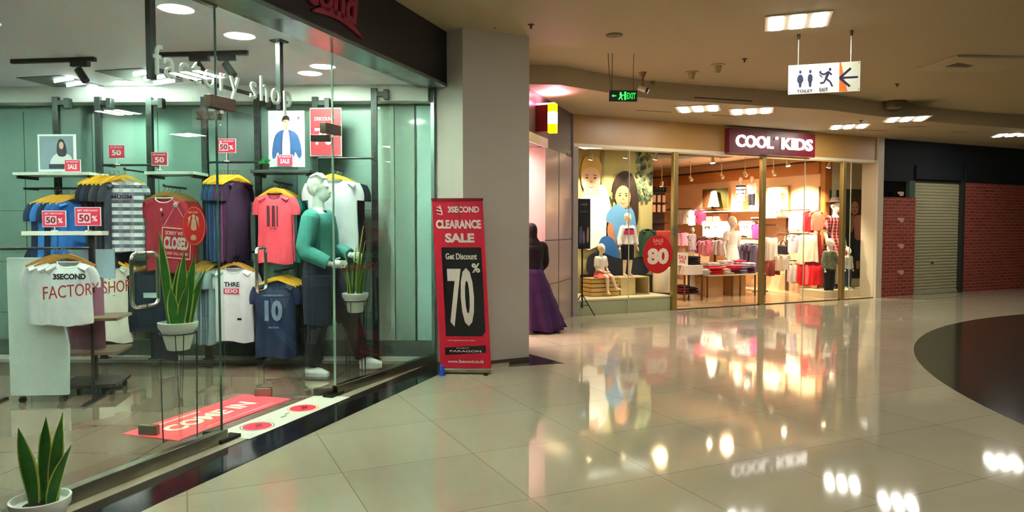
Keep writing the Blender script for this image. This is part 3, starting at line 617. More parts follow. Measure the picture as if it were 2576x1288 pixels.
ups = [(150, 'far left'), (255, 'behind the dark grey shirts'), (383, 'between striped and dark red shirts'), (520, 'left of the blue shirts'), (652, 'left of the coral shirt'), (797, 'behind the red seventy percent poster'), (944, 'rightmost, beside the pale glass panels')]
for px, wh in ups: upright(px, 'black slotted steel upright, ' + wh, top=244 if px < 900 else 222)
def shelf(px0, px1, py, label, mat, dep=.32, th=.03, out=.25):
    a = W(px0, py, out + dep / 2); b = W(px1, py, out + dep / 2); Lh = (b - a).length; t = thing('display_shelf', label, 'shelf', (a.x, a.y, (a.z + b.z) / 2 - th), WB)
    MB().box(0, Lh, -dep / 2, dep / 2, 0, th, mat).build('board', t, bevel=.003); [MB().box(x, x + .02, -dep / 2 + .03, dep / 2, -.03, 0, DKM).build('bracket', t) for x in (.02, Lh - .04)]; return t
PALE = M('#c9d6cf', .35); 
shelf(60, 250, 436, 'pale wall shelf under the poster of a woman in a headscarf', PALE)
shelf(384, 506, 434, 'pale wall shelf above the dark red shirts', PALE)
shelf(645, 790, 430, 'dark wall shelf under the poster of a man in a navy jacket', M('#39413f', .4))
def rail(px0, px1, py, label, out=.45, z=None, arms=True):
    a = W(px0, py, out); b = W(px1, py, out); Lh = (b - a).length; zz = (a.z + b.z) / 2 if z is None else z; t = thing('hanging_rail', label, 'rail', (a.x, a.y, zz), WB)
    MB().tube([(0, 0, 0), (Lh, 0, 0)], .011, DKM, 10).build('bar', t)
    for x in (.01, Lh - .01): MB().box(x - .008, x + .008, 0, out - .26, -.012, .012, DKM).build('arm', t)
    return (a, b, zz)
rail(258, 380, 415, 'black rail above the dark grey shirts and the striped shirt')
rail(522, 650, 408, 'black rail above the blue and purple shirts', out=.3)
rail(800, 940, 398, 'black rail above the white shirt, behind the white head of the mannequin')
YH = M('#dfa52b', .4, name='yellow_wood'); BH = M('#9a6a2c', .45, name='brown_wood'); OH = M('#c08a3e', .4, name='oak_hanger_wood')
def faceout(px, py, out, label, ln=.42):
    p = W(px, py, out); t = thing('peg_rail', label, 'rail', (p.x, p.y, p.z), WB); MB().tube([(0, 0, 0), (0, ln, 0)], .009, DKM, 8).build('arm', t); MB().ell((0, -.0, .008), (.012, .012, .012), DKM).build('stop', t); return p
F = FAB
def pr_text(lines, mat=BLACK, y=-.05):
    def f(mb):
        for s, cz, wd, ht in lines: text(mb, s, 0, cz, wd, ht, mat if not isinstance(mat, dict) else mat[s], y, .001, .03)
    return f
DY = -.058
# column: dark grey shirts side-on + striped shirt
striped = stripes('#e9e8ee', '#5c6377', 14, ratio=.52, h3='#8f94a6', f3=9)
p = W(313, 428, .62)
faceout(313, 426, .66, 'black arm carrying the striped shirt', .4)
tshirt(p, WB, striped, 'white and grey-blue striped sleeveless shirt on the upper rack', seed=2, printed=pr_text([('MUSIM', -.26, .2, .035)], M('#15181f', .6), DY), W=.38, Lh=.70, sleeve=.13)
hanger(p, WB, YH, 'yellow wooden hanger inside the striped shirt', None)
for i in range(6):
    q = W(296 - i * 11, 430, .56 - .02 * i); hanger(q, WB + R(72), YH, 'yellow wooden hanger in the fan left of the striped shirt', 'yellow hangers left of the striped shirt')
    tshirt(q, WB + R(72), F(('#3a3f4b', '#262c3a', '#4a4c52', '#1f2430', '#33405a', '#2a2d35')[i]), 'dark grey shirt hung side-on left of the striped shirt', 'dark grey shirts left of the striped shirt', seed=i, W=.34, Lh=.86, D=.05)
q = W(300, 432, .5); tshirt(q, WB + R(40), M('#39465e', .8, 0, .2, .9, 60), 'navy and white patterned shirt just behind the striped shirt', seed=1, Lh=.72)
# column: dark red and red shirts
p = W(412, 470, .62); faceout(412, 468, .66, 'black arm carrying the dark red shirts', .44)
def pr_red(mb): mb.flat(ellp(0, -.22, .012, .016), DY, M('#f1dfe2', .5)); mb.flat(ellp(.012, -.27, .013, .02), DY, M('#3a0d1c', .5))
items = [(F('#9c1c33'), 'dark red tee with white neckline behind the closed sign', None, pr_red, WHITE)] + [(F(c), 'bright red tee hanging behind the dark red one', 'red tees behind the dark red one') for c in ('#b3202c', '#cf2f2c', '#d63a34', '#c52a2e')]
stack(p, WB, BACK, items, BH, 'brown wooden hanger above the dark red and red tees', 'brown hangers above the red tees', sp=.075, W=.37, Lh=.72)
# column: blue and purple, side-on
cols = ['#24436e', '#2b5188', '#1f3d66', '#345a8a', '#2a4a7c', '#5a2a58', '#6b3467', '#4b2149', '#2b1630']
for i, c in enumerate(cols):
    q = W(542 + i * 7, 428, .42 + .012 * i); blue = i < 5
    tshirt(q, WB + R(80 - i * 1.6), F(c), 'blue tee hung side-on on the upper rack' if blue else 'purple tee hung side-on beside the blue tees', 'blue tees hung side-on' if blue else 'purple tees hung side-on', seed=i, W=.32, Lh=.80, D=.05)
    hanger(q, WB + R(80 - i * 1.6), YH, 'yellow wooden hanger above the blue and purple tees', 'yellow hangers above the blue and purple tees')
# column: coral + teal
p = W(690, 460, .62); faceout(690, 458, .66, 'black arm carrying the coral tee', .5)
def pr_coral(mb):
    for x in (-.05, -.035, .0, .015, .045): mb.flat(rect(x - .006, x + .006, -.42, -.22), DY, M('#3b1420', .6))
    text(mb, 'VI VII', 0, -.44, .07, .014, M('#3b1420', .6), DY, .001)
stack(p, WB, BACK, [(F('#e64a5c'), 'coral pink tee with tall black strokes printed on its chest', None, pr_coral, M('#4a1822', .7)), (F('#e64a5c'), 'second coral tee directly behind the coral pink tee', None)] + [(F('#14746f'), 'teal tee hanging behind the coral tees', 'teal tees behind the coral tees')] * 3, YH, 'yellow wooden hanger above the coral and teal tees', 'yellow hangers above the coral tee', sp=.085, W=.335, Lh=.68, neck=.07, hw=.32)
# column: white + dark
p = W(836, 425, .55); faceout(836, 423, .58, 'black arm carrying the white tee behind the mannequin', .4)
stack(p, WB, BACK, [(F('#e3e9f2'), 'white tee with wide neck behind the white head of the mannequin', None, None, WHITE)] + [(F('#2b333b'), 'dark charcoal shirt behind the white wide-necked tee', 'charcoal shirts behind the white tee')] * 3, YH, 'yellow wooden hanger above the white tee', 'yellow hangers above the white tee', sp=.11, W=.5, Lh=.72, neck=.11)
# lower row
p = W(283, 640, .6); faceout(283, 638, .64, 'black arm carrying the lower white tees', .4)
def pr_w(mb):
    for x, z in ((-.05, -.26), (.0, -.24), (.05, -.27), (-.02, -.38), (.04, -.4)): mb.flat(rect(x - .01, x + .01, z, z + .006), DY, M('#55585c', .6))
stack(p, WB, BACK, [(F('#ece9dd'), 'bright white tee with small grey marks, lower row left', None, pr_w)] + [(F('#dfe3e2'), 'off-white tee behind the bright white one in the lower row', 'off-white tees in the lower row')] * 3, YH, 'yellow wooden hanger above the lower white tees', 'yellow hangers above the lower white tees', sp=.07, W=.35, Lh=.76, hw=.34)
p = W(372, 655, .6); faceout(372, 652, .64, 'black arm carrying the dark navy clothes behind the door handle', .4)
stack(p, WB, BACK, [(F('#1a2233'), 'dark navy tee hanging behind the steel door handle', None, lambda mb: (mb.flat(rect(-.02, .13, -.36, -.31), DY, M('#c3d3da', .5)))), (F('#11151f'), 'black shirt behind the dark navy tee', 'black shirts behind the navy tee'), (F('#5a2530'), 'wine red shirt behind the dark navy tee', None), (F('#161c2c'), 'black shirt behind the dark navy tee', 'black shirts behind the navy tee')], BH, 'brown wooden hanger above the dark navy tee', 'brown hangers above the navy tee', sp=.08, W=.42, Lh=.6)
q = W(412, 745, .62); t = tshirt(q + Vector((0, .02, .09)), WB, F('#17233c'), 'pair of dark blue jeans hanging beneath the navy tee', name='jeans', cat='jeans', W=.24, Lh=.62, sleeve=0, D=.06)
cols = ['#7d8f9c', '#93a5b0', '#6d7f8e', '#8798a3', '#5f7386', '#75899a', '#8fa0a8']
for i, c in enumerate(cols):
    q = W(512 + i * 7, 645, .42 + .015 * i)
    tshirt(q, WB + R(72), F(c), 'grey-blue tee hung side-on in the lower row', 'grey-blue tees hung side-on', seed=i, W=.34, Lh=.76, D=.05)
    hanger(q, WB + R(72), OH, 'light brown hanger above the grey-blue tees', 'brown hangers above the grey-blue tees')
p = W(588, 648, .62)
def pr_thre(mb): text(mb, 'THRE', .0, -.255, .15, .045, M('#23252b', .6), DY, .001, .03); mb.flat(rect(-.08, .07, -.345, -.295), DY, M('#d83a68', .5)); text(mb, 'EDO', -.005, -.32, .12, .034, WHITE, DY - .001, .001, .03); mb.flat(rect(.05, .09, -.60, -.58), DY, BLACK)
stack(p, WB, BACK, [(F('#e8e8ee'), 'white tee printed with black letters over a pink box', None, pr_thre, M('#d5d8de', .7)), (F('#d9dbe2'), 'plain white tee behind the printed white tee', None)], OH, 'light brown hanger inside the printed white tees', 'brown hangers of the white tees', sp=.08, W=.38, Lh=.72)
faceout(588, 646, .66, 'black arm carrying the printed white tee', .4)
p = W(692, 685, .72); faceout(692, 683, .76, 'black arm carrying the navy ten shirt', .5)
def pr_10(mb): text(mb, 'LEGENDARY', 0, -.215, .2, .014, M('#8b93a8', .6), DY, .001, .02); text(mb, '10', 0, -.36, .17, .2, M('#6e7c97', .6), DY, .001, .05); text(mb, 'SECOND', 0, -.52, .1, .014, M('#8b93a8', .6), DY, .001, .02)
stack(p, WB, BACK, [(F('#1e2a4a'), 'navy tee with a large pale number 10 on it', None, pr_10)] + [(F('#14151c'), 'black tee hanging behind the navy tee with the number', 'black tees behind the navy tee with the number')] * 4, YH, 'yellow wooden hanger above the navy tee with the number', 'yellow hangers above the navy number tee', sp=.09, W=.40, Lh=.72)
rail(528, 640, 634, 'black rail above the grey-blue tees in the lower row', out=.3)
# column at the far left edge: blue shirts
for i in range(5):
    q = W(200 - 16 * i, 478, .6); tshirt(q, WB + R(40), F(('#1f5fae', '#2368b8', '#15233f', '#2a6fc0', '#182a4c')[i]), 'royal blue tee at the far left of the upper rack' if i in (0, 1, 3) else 'dark navy tee between the royal blue tees', 'royal blue tees at the far left' if i in (0, 1, 3) else 'navy tees between the royal blue ones', seed=i, W=.4, Lh=.66)
    hanger(q, WB + R(40), YH, 'yellow wooden hanger above the royal blue tees', 'yellow hangers above the royal blue tees')
for i in range(5):
    q = W(225 - 24 * i, 590, .5); tshirt(q, WB + R(55), F(('#24355a', '#1b2440', '#2c4270', '#22304e', '#1a2238')[i]), 'dark blue shirt hanging below the white shelf with the sale cards', 'dark blue shirts below the white shelf', seed=i, W=.38, Lh=.6)
rail(60, 240, 474, 'black rail above the royal blue tees')
# posters on the shelves
def poster_man():
    p = W(722, 420, .38); zt = W(722, 279, .38).z; h = zt - p.z; wd = (W(768, 350, .38) - W(678, 350, .38)).length
    t = thing('poster', 'white framed poster of a person in a navy jacket over a white tee', 'poster', (p.x, p.y, p.z), WB)
    mb = MB().box(-wd / 2, wd / 2, -.008, .008, 0, h, M('#eef3f4', .4)); mb.build('frame', t); mb = MB()
    L = [('#c9d6e2', rect(.05, .95, .04, .97)), ('#dfe9ef', rect(.05, .95, .04, .5)), ('#2c4a80', blob([(.34, .66), (.66, .66), (.86, .55), (.95, .2), (.84, .13), (.74, .3), (.72, .14), (.3, .14), (.27, .3), (.17, .12), (.08, .18), (.16, .55)], 2)), ('#f2f2f2', blob([(.42, .68), (.58, .68), (.62, .3), (.6, .1), (.4, .1), (.38, .3)], 2)),
         ('#b98c74', rect(.45, .55, .66, .76)), ('#c69a82', ellp(.5, .80, .085, .075)), ('#231c1c', blob([(.40, .79), (.40, .88), (.5, .93), (.61, .88), (.6, .79), (.575, .84), (.43, .84)], 2)), ('#3a2a26', rect(.455, .48, .80, .806)), ('#3a2a26', rect(.52, .545, .80, .806)), ('#1b2c54', rect(.375, .385, .15, .62)), ('#1b2c54', rect(.615, .625, .15, .62)), ('#c23a4a', ellp(.86, .87, .03, .025))]
    art(mb, L, (wd, h), (-wd / 2, 0), -.009); mb.build('print', t)
    c = sale_card((p.x - .01, p.y - .03, p.z), WB, 'small pink sale card leaning on the poster of the navy jacket', .15, .10, 'SALE', stem=.012, pole=False)
poster_man()
def poster_woman():
    p = W(145, 432, .38); zt = W(145, 338, .38).z; h = zt - p.z; wd = .38
    t = thing('poster', 'white framed poster of a woman in a dark headscarf', 'poster', (p.x, p.y, p.z), WB)
    MB().box(-wd / 2, wd / 2, -.008, .008, 0, h, M('#eef3f4', .4)).build('frame', t); mb = MB()
    art(mb, [('#7f93a2', rect(.05, .95, .06, .95)), ('#e4e8ea', blob([(.3, .1), (.95, .1), (.92, .4), (.75, .5), (.5, .5), (.35, .35)], 2)), ('#1c2430', blob([(.5, .45), (.53, .8), (.63, .9), (.74, .8), (.8, .45), (.65, .38)], 2)), ('#caa08a', ellp(.64, .7, .06, .1)), ('#1c2430', rect(.3, .9, .08, .2))], (wd, h), (-wd / 2, 0), -.009); mb.build('print', t)
    sale_card((W(183, 434, .42).x, W(183, 434, .42).y, W(183, 434, .42).z), WB, 'red and white card in front of the headscarf poster', .15, .11, 'SALE', stem=.012, pole=False)
poster_woman()
p = W(294, 415, .5); sale_card(p, WB, 'red sale card on a stem above the striped shirt', .15, .12, '50', stem=.07)
p = W(402, 428, .5); sale_card(p, WB, 'red sale card on a stem on the shelf above the dark red tees', .15, .12, '50', stem=.05)
p = W(570, 406, .34); sale_card(p, WB, 'pink sale card on the rail above the blue and purple tees', .18, .13, '50', stem=.09, white=True)
p = W(820, 385, .3); zt = W(820, 274, .3).z; t = thing('sale_poster', 'large red seventy percent poster on the back wall', 'poster', (p.x, p.y, p.z - .02), WB); hh = zt - p.z
mb = MB().box(-.15, .15, -.006, .006, 0, hh + .02, M('#c3202e', .4)).box(-.16, .16, 0, .01, -.012, hh + .032, M('#a9b3ac', .4)); mb.build('board', t); mb = MB(); text(mb, 'DISCOUNT', -.01, hh * .82, .2, .035, M('#eebcbc', .5), -.007, .001, .02); text(mb, '70', -.02, hh * .42, .18, .17, M('#f0c4c4', .5), -.007, .001, .01); text(mb, '%', .1, hh * .5, .05, .07, M('#f0c4c4', .5), -.007, .001); mb.build('lettering', t)
# small green plant on the dark shelf
p = W(668, 427, .4); t = thing('potted_plant', 'small round green plant in a dark pot left of the navy jacket poster', 'plant', p, 0)
MB().lathe([(.03, 0), (.04, .05), (.042, .055), (.0, .05)], M('#20302a', .5), 16).build('pot', t); mb = MB(); rn = random.Random(3)
for k in range(60):
    a = rn.uniform(0, 6.28); b = rn.uniform(.1, 1.5); d = Vector((math.cos(a) * math.cos(b), math.sin(a) * math.cos(b), math.sin(b))); mb.tube([Vector((0, 0, .05)) + d * .02, Vector((0, 0, .05)) + d * .05, Vector((0, 0, .045)) + d * .075], [.003, .007, .001], M('#2d8a4a', .5), 5)
mb.build('foliage', t)
# mobile display stand near the glass, left
b = onz(240, 985); bz = .10; t = thing('display_stand', 'wheeled stand with a black pole and brown wooden boards', 'stand', (b.x, b.y, 0), R(12))
WDB = M('#7a6654', .5, 0, .1, .12, 8, name='worn_wood')
MB().box(-.02, .02, -.02, .02, .09, 1.36, BLACKM).build('pole', t); MB().box(-.22, .22, -.2, .2, .07, .10, M('#2a2724', .5)).build('base_board', t, bevel=.004)
for x in (-.18, .18):
    for y in (-.16, .16): MB().tube([(x - .012, y, .03), (x + .012, y, .03)], .028, BLACK, 14).box(x - .01, x + .01, y - .01, y + .01, .04, .07, STEEL).build('caster', t)
for z in (.34, .62): MB().box(-.24, .24, -.2, .2, z, z + .025, WDB).build('shelf_board', t, bevel=.003)
MB().box(-.5, .1, -.06, .1, 1.32, 1.355, M('#e9e7dc', .4)).build('top_shelf', t, bevel=.003)
MB().box(-.22, .14, .1, .115, .95, 1.2, M('#a9c3d6', .3)).build('back_panel', t)
tp_ = Vector((b.x, b.y, 1.355))
c1 = at(240, 572, b.y - .02); c0 = at(166, 576, b.y - .1)
sale_card((tp_.x - .02, tp_.y - .01, tp_.z), R(10), 'pink fifty percent card, right one of the two on the white shelf', .19, .145, '50', stem=.05, white=True)
sale_card((tp_.x - .27, tp_.y - .06, tp_.z), R(10), 'pink fifty percent card, left one of the two on the white shelf', .17, .125, '50', stem=.04, white=True)
# 3second shirt hanging in front of the stand and mauve garment
t = thing('garment_rack', 'low black rail at the far left holding the white and mauve clothes', 'rack', (at(150, 640, 5.55).x, 5.55, 0), R(10))
zr = at(190, 640, 5.6).z + .05
MB().tube([(-.5, 0, zr), (.22, 0, zr)], .011, BLACKM).build('bar', t)
for x in (-.5, .22): MB().tube([(x, 0, .02), (x, 0, zr)], .011, BLACKM).box(x - .015, x + .015, -.2, .2, 0, .02, BLACKM).build('leg', t)
def pr_3s(mb): text(mb, '3SECOND', .03, -.215, .235, .045, M('#15161a', .5), -.062, .001, .05)
q = at(172, 632, 5.5); q.z = zr; tshirt(q, R(8), F('#dfe4ea'), 'white tee with black lettering across its chest at the far left', seed=1, printed=pr_3s, collar=WHITE, W=.34, Lh=.5, sleeve=.2); hanger(q, R(8), BH, 'brown wooden hanger inside the white tee with black lettering', None)
for i in range(2):
    q2 = at(160 - 22 * i, 632, 5.52); q2.z = zr; hanger(q2, R(20), BH, 'brown wooden hanger left of the white tee at the far left', 'brown hangers at the far left'); tshirt(q2, R(20), F('#d5dbe0'), 'plain white tee partly hidden at the far left', 'white tees at the far left', seed=i, W=.38, Lh=.5)
q = at(213, 690, 5.95); tshirt(q + Vector((0, 0, .1)), R(5), F('#8a5a6e'), 'mauve satin shirt behind the white tee at the far left', seed=1, W=.3, Lh=.68, sleeve=0, D=.11)
# white cut-out board on casters at the left edge
p = onz(150, 1012); t = thing('cutout_board', 'white shaped board on casters at the left edge of the shop', 'board', (p.x - .06, p.y, 0), R(5))
pts = [(-.3, .06), (.13, .06), (.14, .45), (.115, .6), (.135, .64), (.155, .70), (.14, .78), (.10, .92), (.07, 1.05), (-.05, 1.15), (-.3, 1.15)]
MB().prism(pts, -.02, .02, M('#cfe0dc', .4, name='pale_board')).build('board', t, bevel=.004); mb = MB(); text(mb, 'HT', .03, .76, .07, .045, M('#3a4a48', .5), -.021, .001); mb.build('lettering', t)
for x in (-.22, .08): MB().tube([(x, -.012, .025), (x, .012, .025)], .025, BLACK, 14).box(x - .012, x + .012, -.012, .012, .04, .06, STEEL).build('caster', t)
# male mannequin
MQ = M('#dfe9e2', .3, name='mannequin_white'); JEAN = M('#1b2236', .85, 0, .3, .12, 40, name='dark_denim'); TEAL = M('#3c8580', .85, 0, .3, .08, 18, name='teal_sweat')
pose = dict(hipR=(-.05, 0, .50), kneeR=(-.07, -.01, .275), ankR=(-.075, .03, .045), toeR=(-.085, -.06, .014), hipL=(.05, 0, .50), kneeL=(.095, -.11, .29), ankL=(.13, -.175, .055), toeL=(.15, -.26, .024),
            elR=(-.15, .03, .63), wrR=(-.13, -.10, .565), haR=(-.11, -.16, .565), elL=(.14, -.02, .63), wrL=(.09, -.13, .60), haL=(.05, -.18, .60), lean=-.03)
mp_ = onz(826, 942); hp_ = at(800, 700, 6.62)
mq = figure('mannequin', 'white male mannequin in teal sweatshirt, long denim shorts and dark leggings, in profile', 'mannequin', (hp_.x + .03, 6.62, .0), R(84), 1.86, pose, MQ, 1.0, .009,
       top=dict(mat=TEAL, sleeve=.95, hem=-.03, grow=.016, name='sweatshirt', collar=M('#12202a', .8)), bottom=dict(kind='pants', mat=M('#15161d', .8, 0, .2, .1, 30, name='black_cloth'), len=.97, grow=.006, name='leggings', over=JEAN), hair=dict(kind='sculpt', mat=MQ), shoes=M('#f0f0ee', .5), wid=1.12)
MB().box(-.13, -.125, -.02, .06, .80, .94, WHITE).build('price_tag', mq)
b_ = MB().box(-.16, .16, -.16, .16, .0, .012, M('#3b2f2c', .25)).build('display_plate', None, (mq.location.x + .02, mq.location.y - .12, .004), R(84)); tag(b_, 'dark square plate under the white shoe of the mannequin', 'plate')
# snake plants
snake_plant(onz(441, 1116) + Vector((.01, .05, 0)), 'snake plant in a white pot on black wire legs beside the left door', [(.62, -.055, -.01, -.05, .0, .034), (.42, -.02, .03, .02, .0, .04), (.50, .02, .0, .02, .02, .036), (.48, .04, .02, .07, .0, .034), (.30, .03, -.04, .07, -.02, .03), (.32, -.03, .04, -.08, .02, .032), (.27, .0, -.05, -.01, -.02, .036), (.38, .06, .03, .10, .02, .028)], 1)
p2 = onz(900, 946); snake_plant((p2.x - .01, p2.y - .03, 0), 'snake plant in a white pot standing in front of the mannequin', [(.66, .03, 0, .06, 0, .022), (.52, .05, .02, .07, 0, .02), (.42, -.03, .0, -.06, .02, .024), (.36, -.05, .02, -.02, 0, .024), (.46, .0, .03, .03, 0, .022), (.38, .01, -.03, .0, 0, .024), (.33, .06, .0, .05, 0, .02)], 5, .7)
pz = at(100, 1200, 3.12); snake_plant((pz.x, pz.y, .003), 'low snake plant on the floor outside the glass at the left edge', [(.42, .05, 0, .05, 0, .03), (.36, -.03, .0, -.06, .02, .034), (.40, .0, .03, .02, 0, .034), (.28, .05, -.02, .09, 0, .028)], 9, .2, stand=False)
# mats and floor stickers
a0 = Vector((-2.48, 4.85, 0)); a1 = Vector((-2.285, 5.77, 0)); a2 = Vector((-1.76, 5.61, 0)); a3 = Vector((-2.146, 4.67, 0))
def onfa(v): d = v - P0; return d.dot(A), -d.dot(AN)
s0, n0 = -2.90, .43; s1, n1 = -1.80, .90
t = thing('door_mat', 'red COME IN mat lying inside the glass doors', 'mat', FA(s0, n1 - .02, .0045), TA)
MB().box(-.12, 1.06, -.47, 0, 0, .006, M('#e2404c', .6, name='red_mat')).build('mat', t, bevel=.002)
mb = MB(); me = text_data('COME IN', .82, .16, .001, .04)
mb.mesh(me, M('#f4e2d8', .6), Matrix.Translation((.44, -.23, .0068)) @ Matrix.Rotation(-PI / 2, 4, 'X')); mb.add([(.04, -.08, .0066), (.5, -.08, .0066), (.5, -.055, .0066), (.04, -.055, .0066)], [(0, 1, 2, 3)], M('#f0b9b4', .6)); mb.add([(.2, -.42, .0066), (.9, -.42, .0066), (.9, -.41, .0066), (.2, -.41, .0066)], [(0, 1, 2, 3)], M('#f0b9b4', .6)); mb.build('lettering', t)
t = thing('floor_sticker', 'long white threshold sticker with two round red icons', 'sticker', FA(-2.83, .30, .0065), TA)
MB().box(0, 1.2, -.30, -.0, 0, .001, M('#dfe3d2', .35)).build('sheet', t)
for k, (s, ring) in enumerate(((.26, '#2f7a6a'), (.78, '#e0a52c'))):
    mb = MB(); c = (s, -.15)
    for r_, z, h in ((.115, .0013, ring), (.108, .0016, '#f2eee2'), (.098, .0019, '#d02a42')): mb.add([(c[0] + r_ * math.cos(a * PI / 16), c[1] + r_ * math.sin(a * PI / 16), z) for a in range(32)], [tuple(range(32))], M(h, .4))
    mb.add([(c[0] - .05, c[1] - .02, .0022), (c[0] + .01, c[1] - .04, .0022), (c[0] + .06, c[1] + .01, .0022), (c[0] + .03, c[1] + .045, .0022), (c[0] - .01, c[1] + .0, .0022)], [(0, 1, 2, 3, 4)], M('#7c1526', .4)); mb.build('round_icon', t)
mb = MB(); mb.box(.50, .56, -.17, -.16, .001, .002, BLACK).box(.58, .63, -.14, -.132, .001, .002, BLACK).build('caption', t)
# hanging letters sign
lp = at(404, 190, 4.35); rp = at(722, 262, 5.5); d = rp - lp; th = math.atan2(d.y, d.x); Ls = Vector((d.x, d.y)).length
t = thing('hanging_sign', 'silver lowercase letters hung from two black poles', 'sign', (lp.x, lp.y, 0), th); zb = 2.32
mb = MB(); text(mb, 'factory shop', Ls / 2, zb + .055, Ls * 1.08, .245, M('#e8ecea', .35, name='silver_letter'), 0, .016, .0); mb.build('lettering', t)
MB().box(-.02, Ls, .03, .045, zb + .02, zb + .045, BLACKM).build('carrier_bar', t)
for x in (-.02, Ls - .02): MB().box(x - .02, x + .02, .03, .07, zb - .03, ZS, BLACKM).box(x - .05, x + .05, 0, .1, ZS - .012, ZS, BLACKM).build('pole', t)
# stickers and signs on the glass
def on_glass(px, py, n=.13): return onpl(px, py, FA(0, n), AN)
DA = R(169 - 180); nDA = Vector((-math.sin(DA), math.cos(DA), 0)); PD = Vector((-1.863, 4.555, 0)) - nDA * .009
p = onpl(489, 568, PD - nDA * .014, nDA); t = thing('round_sticker', 'red oval sticker with pale figures on the open glass door', 'sticker', p, DA); mb = MB(Matrix.Diagonal((.80, 1, 1.04, 1)))
art(mb, [('#d40f16', ellp(0, 0, .108, .125, 36)), ('#f0b0a0', ellp(0, 0, .101, .117, 36)), ('#d40f16', ellp(0, 0, .098, .114, 36)), ('#e8b79c', blob([(-.03, -.03), (.03, -.03), (.02, .03), (.012, .05), (-.012, .05), (-.02, .03)], 2)), ('#e8b79c', ellp(0, .058, .014, .014)), ('#e8b79c', [(-.05, .05), (-.02, .065), (-.03, .03), (-.055, -.01), (-.045, .03)]), ('#e8b79c', [(.05, .05), (.02, .065), (.03, .03), (.055, -.01), (.045, .03)]), ('#e8b79c', blob([(-.03, -.09), (.03, -.09), (.02, -.055), (-.02, -.055)], 2))], y=-.002)
text(mb, '3SECOND', .0, .083, .09, .013, M('#f0b0a0', .5), -.012, .001); mb.build('print', t)
p = onpl(444, 612, PD - nDA * .0, nDA); t = thing('closed_sign', 'red CLOSED sign hanging on a cord from the open glass door', 'sign', p, DA)
Rr = Matrix.Rotation(R(4), 4, 'Y') @ Matrix.Diagonal((.86, 1, 1.12, 1)); mb = MB(Rr); mb.prism(blob(rect(-.135, .135, -.1, .1), 2) if False else rect(-.135, .135, -.1, .1), -.003, .003, M('#cf2438', .4)); mb.build('board', t, bevel=.002)
mb = MB(Rr); mb.prism(rect(-.125, .125, .083, .09), -.0045, -.003, WHITE).prism(rect(-.125, .125, -.09, -.083), -.0045, -.003, WHITE).prism(rect(-.125, -.118, -.09, .09), -.0045, -.003, WHITE).prism(rect(.118, .125, -.09, .09), -.0045, -.003, WHITE)
text(mb, "SORRY WE'RE", 0, .058, .19, .024, WHITE, -.0035, .001, .02); text(mb, 'CLOSED', 0, 0, .21, .075, WHITE, -.0035, .001, .05); text(mb, 'PLEASE CALL AGAIN', 0, -.06, .2, .018, WHITE, -.0035, .001, .01); mb.build('lettering', t)
MB().tube([(-.1, 0, .1), (0, 0, .25), (.1, 0, .1)], .0015, M('#cfd3d0', .5), 5).ell((0, -.003, .25), (.018, .01, .018), M('#b8c4c0', .2)).build('cord', t)
def glass_words(frame_p, rz, wd, label, col):
    t = thing('glass_lettering', label, 'lettering', frame_p, rz); mb = MB(); text(mb, 'FACTORY SHOP', 0, 0, wd, .062, M(col, .5), -.0085, .001, -.004); mb.build('lettering', t); return t
p = on_glass(222, 727); glass_words(p, TA, .50, 'thin red capital lettering on the left glass', '#b0352f')
nR = Vector((-math.sin(TR), math.cos(TR), 0)); p = onpl(905, 672, gR0, nR); glass_words(p, TR, .50, 'faint red capital lettering on the glass before the mannequin', '#8a2a2a')
# roll-up banner
p = onz(1172, 938); t = thing('roll_up_banner', 'red and black clearance sale banner leaning in front of the pillar', 'banner', (p.x, p.y, 0), R(-3))
wb = .485; hb = 1.60; Ml = Matrix.Rotation(R(5.0), 4, 'Y').inverted() @ Matrix.Rotation(R(-2.5), 4, 'X')
lean = Matrix.Translation((0, .0, .05)) @ Matrix.Rotation(R(-1.5), 4, 'X') @ Matrix(((1, 0, -.052, 0), (0, 1, 0, 0), (.0, 0, 1, 0), (0, 0, 0, 1)))
mb = MB(lean); mb.prism(rect(-wb / 2, wb / 2, 0, hb), -.002, .002, M('#cc1232', .45, name='banner_red')); mb.box(-wb / 2 - .005, wb / 2 + .005, -.008, .008, hb - .012, hb + .012, M('#7b0e20', .4)); mb.build('sheet', t)
mb = MB(lean); Wm = M('#e9dcd4', .5); y = -.0035
mb.flat(blob([(-.175, .30), (.17, .30), (.205, .345), (.205, 1.145), (-.175, 1.145)][::-1], 0), y, BLACK); mb.flat([(-.19, .12), (.2, .145), (.2, .215), (-.19, .19)], y, BLACK)
text(mb, '3SECOND', .055, hb - .095, .30, .06, Wm, y - .001, .001, .04); text(mb, 'CLEARANCE', 0, hb - .235, .43, .085, Wm, y - .001, .001, .05); text(mb, 'SALE', .005, hb - .365, .28, .09, Wm, y - .001, .001, .05)
text(mb, 'Get Discount', .01, 1.06, .30, .06, Wm, y - .002, .001, .03); text(mb, '70', -.01, .67, .245, .56, Wm, y - .002, .001, .035); text(mb, '%', .145, .95, .08, .09, Wm, y - .002, .001, .03)
text(mb, 'www.greensmart.com', -.03, .258, .26, .016, Wm, y - .002, .001, .01); text(mb, 'SYARAT', -.02, .187, .12, .01, Wm, y - .002, .001, .01); text(mb, 'PARAGON', .005, .158, .3, .02, Wm, y - .002, .001, .01); text(mb, 'www.3second.co.id', .0, .06, .34, .03, Wm, y - .001, .001, .03)
for k, (x0, z0, x1, z1) in enumerate(((-.2, 1.53, -.155, 1.51), (-.205, 1.5, -.15, 1.485), (-.17, 1.545, -.15, 1.465), (-.2, 1.465, -.15, 1.455))): mb.tube([(x0, y - .001, z0), (x1, y - .001, z1)], .006, Wm, 6)
mb.build('lettering', t)
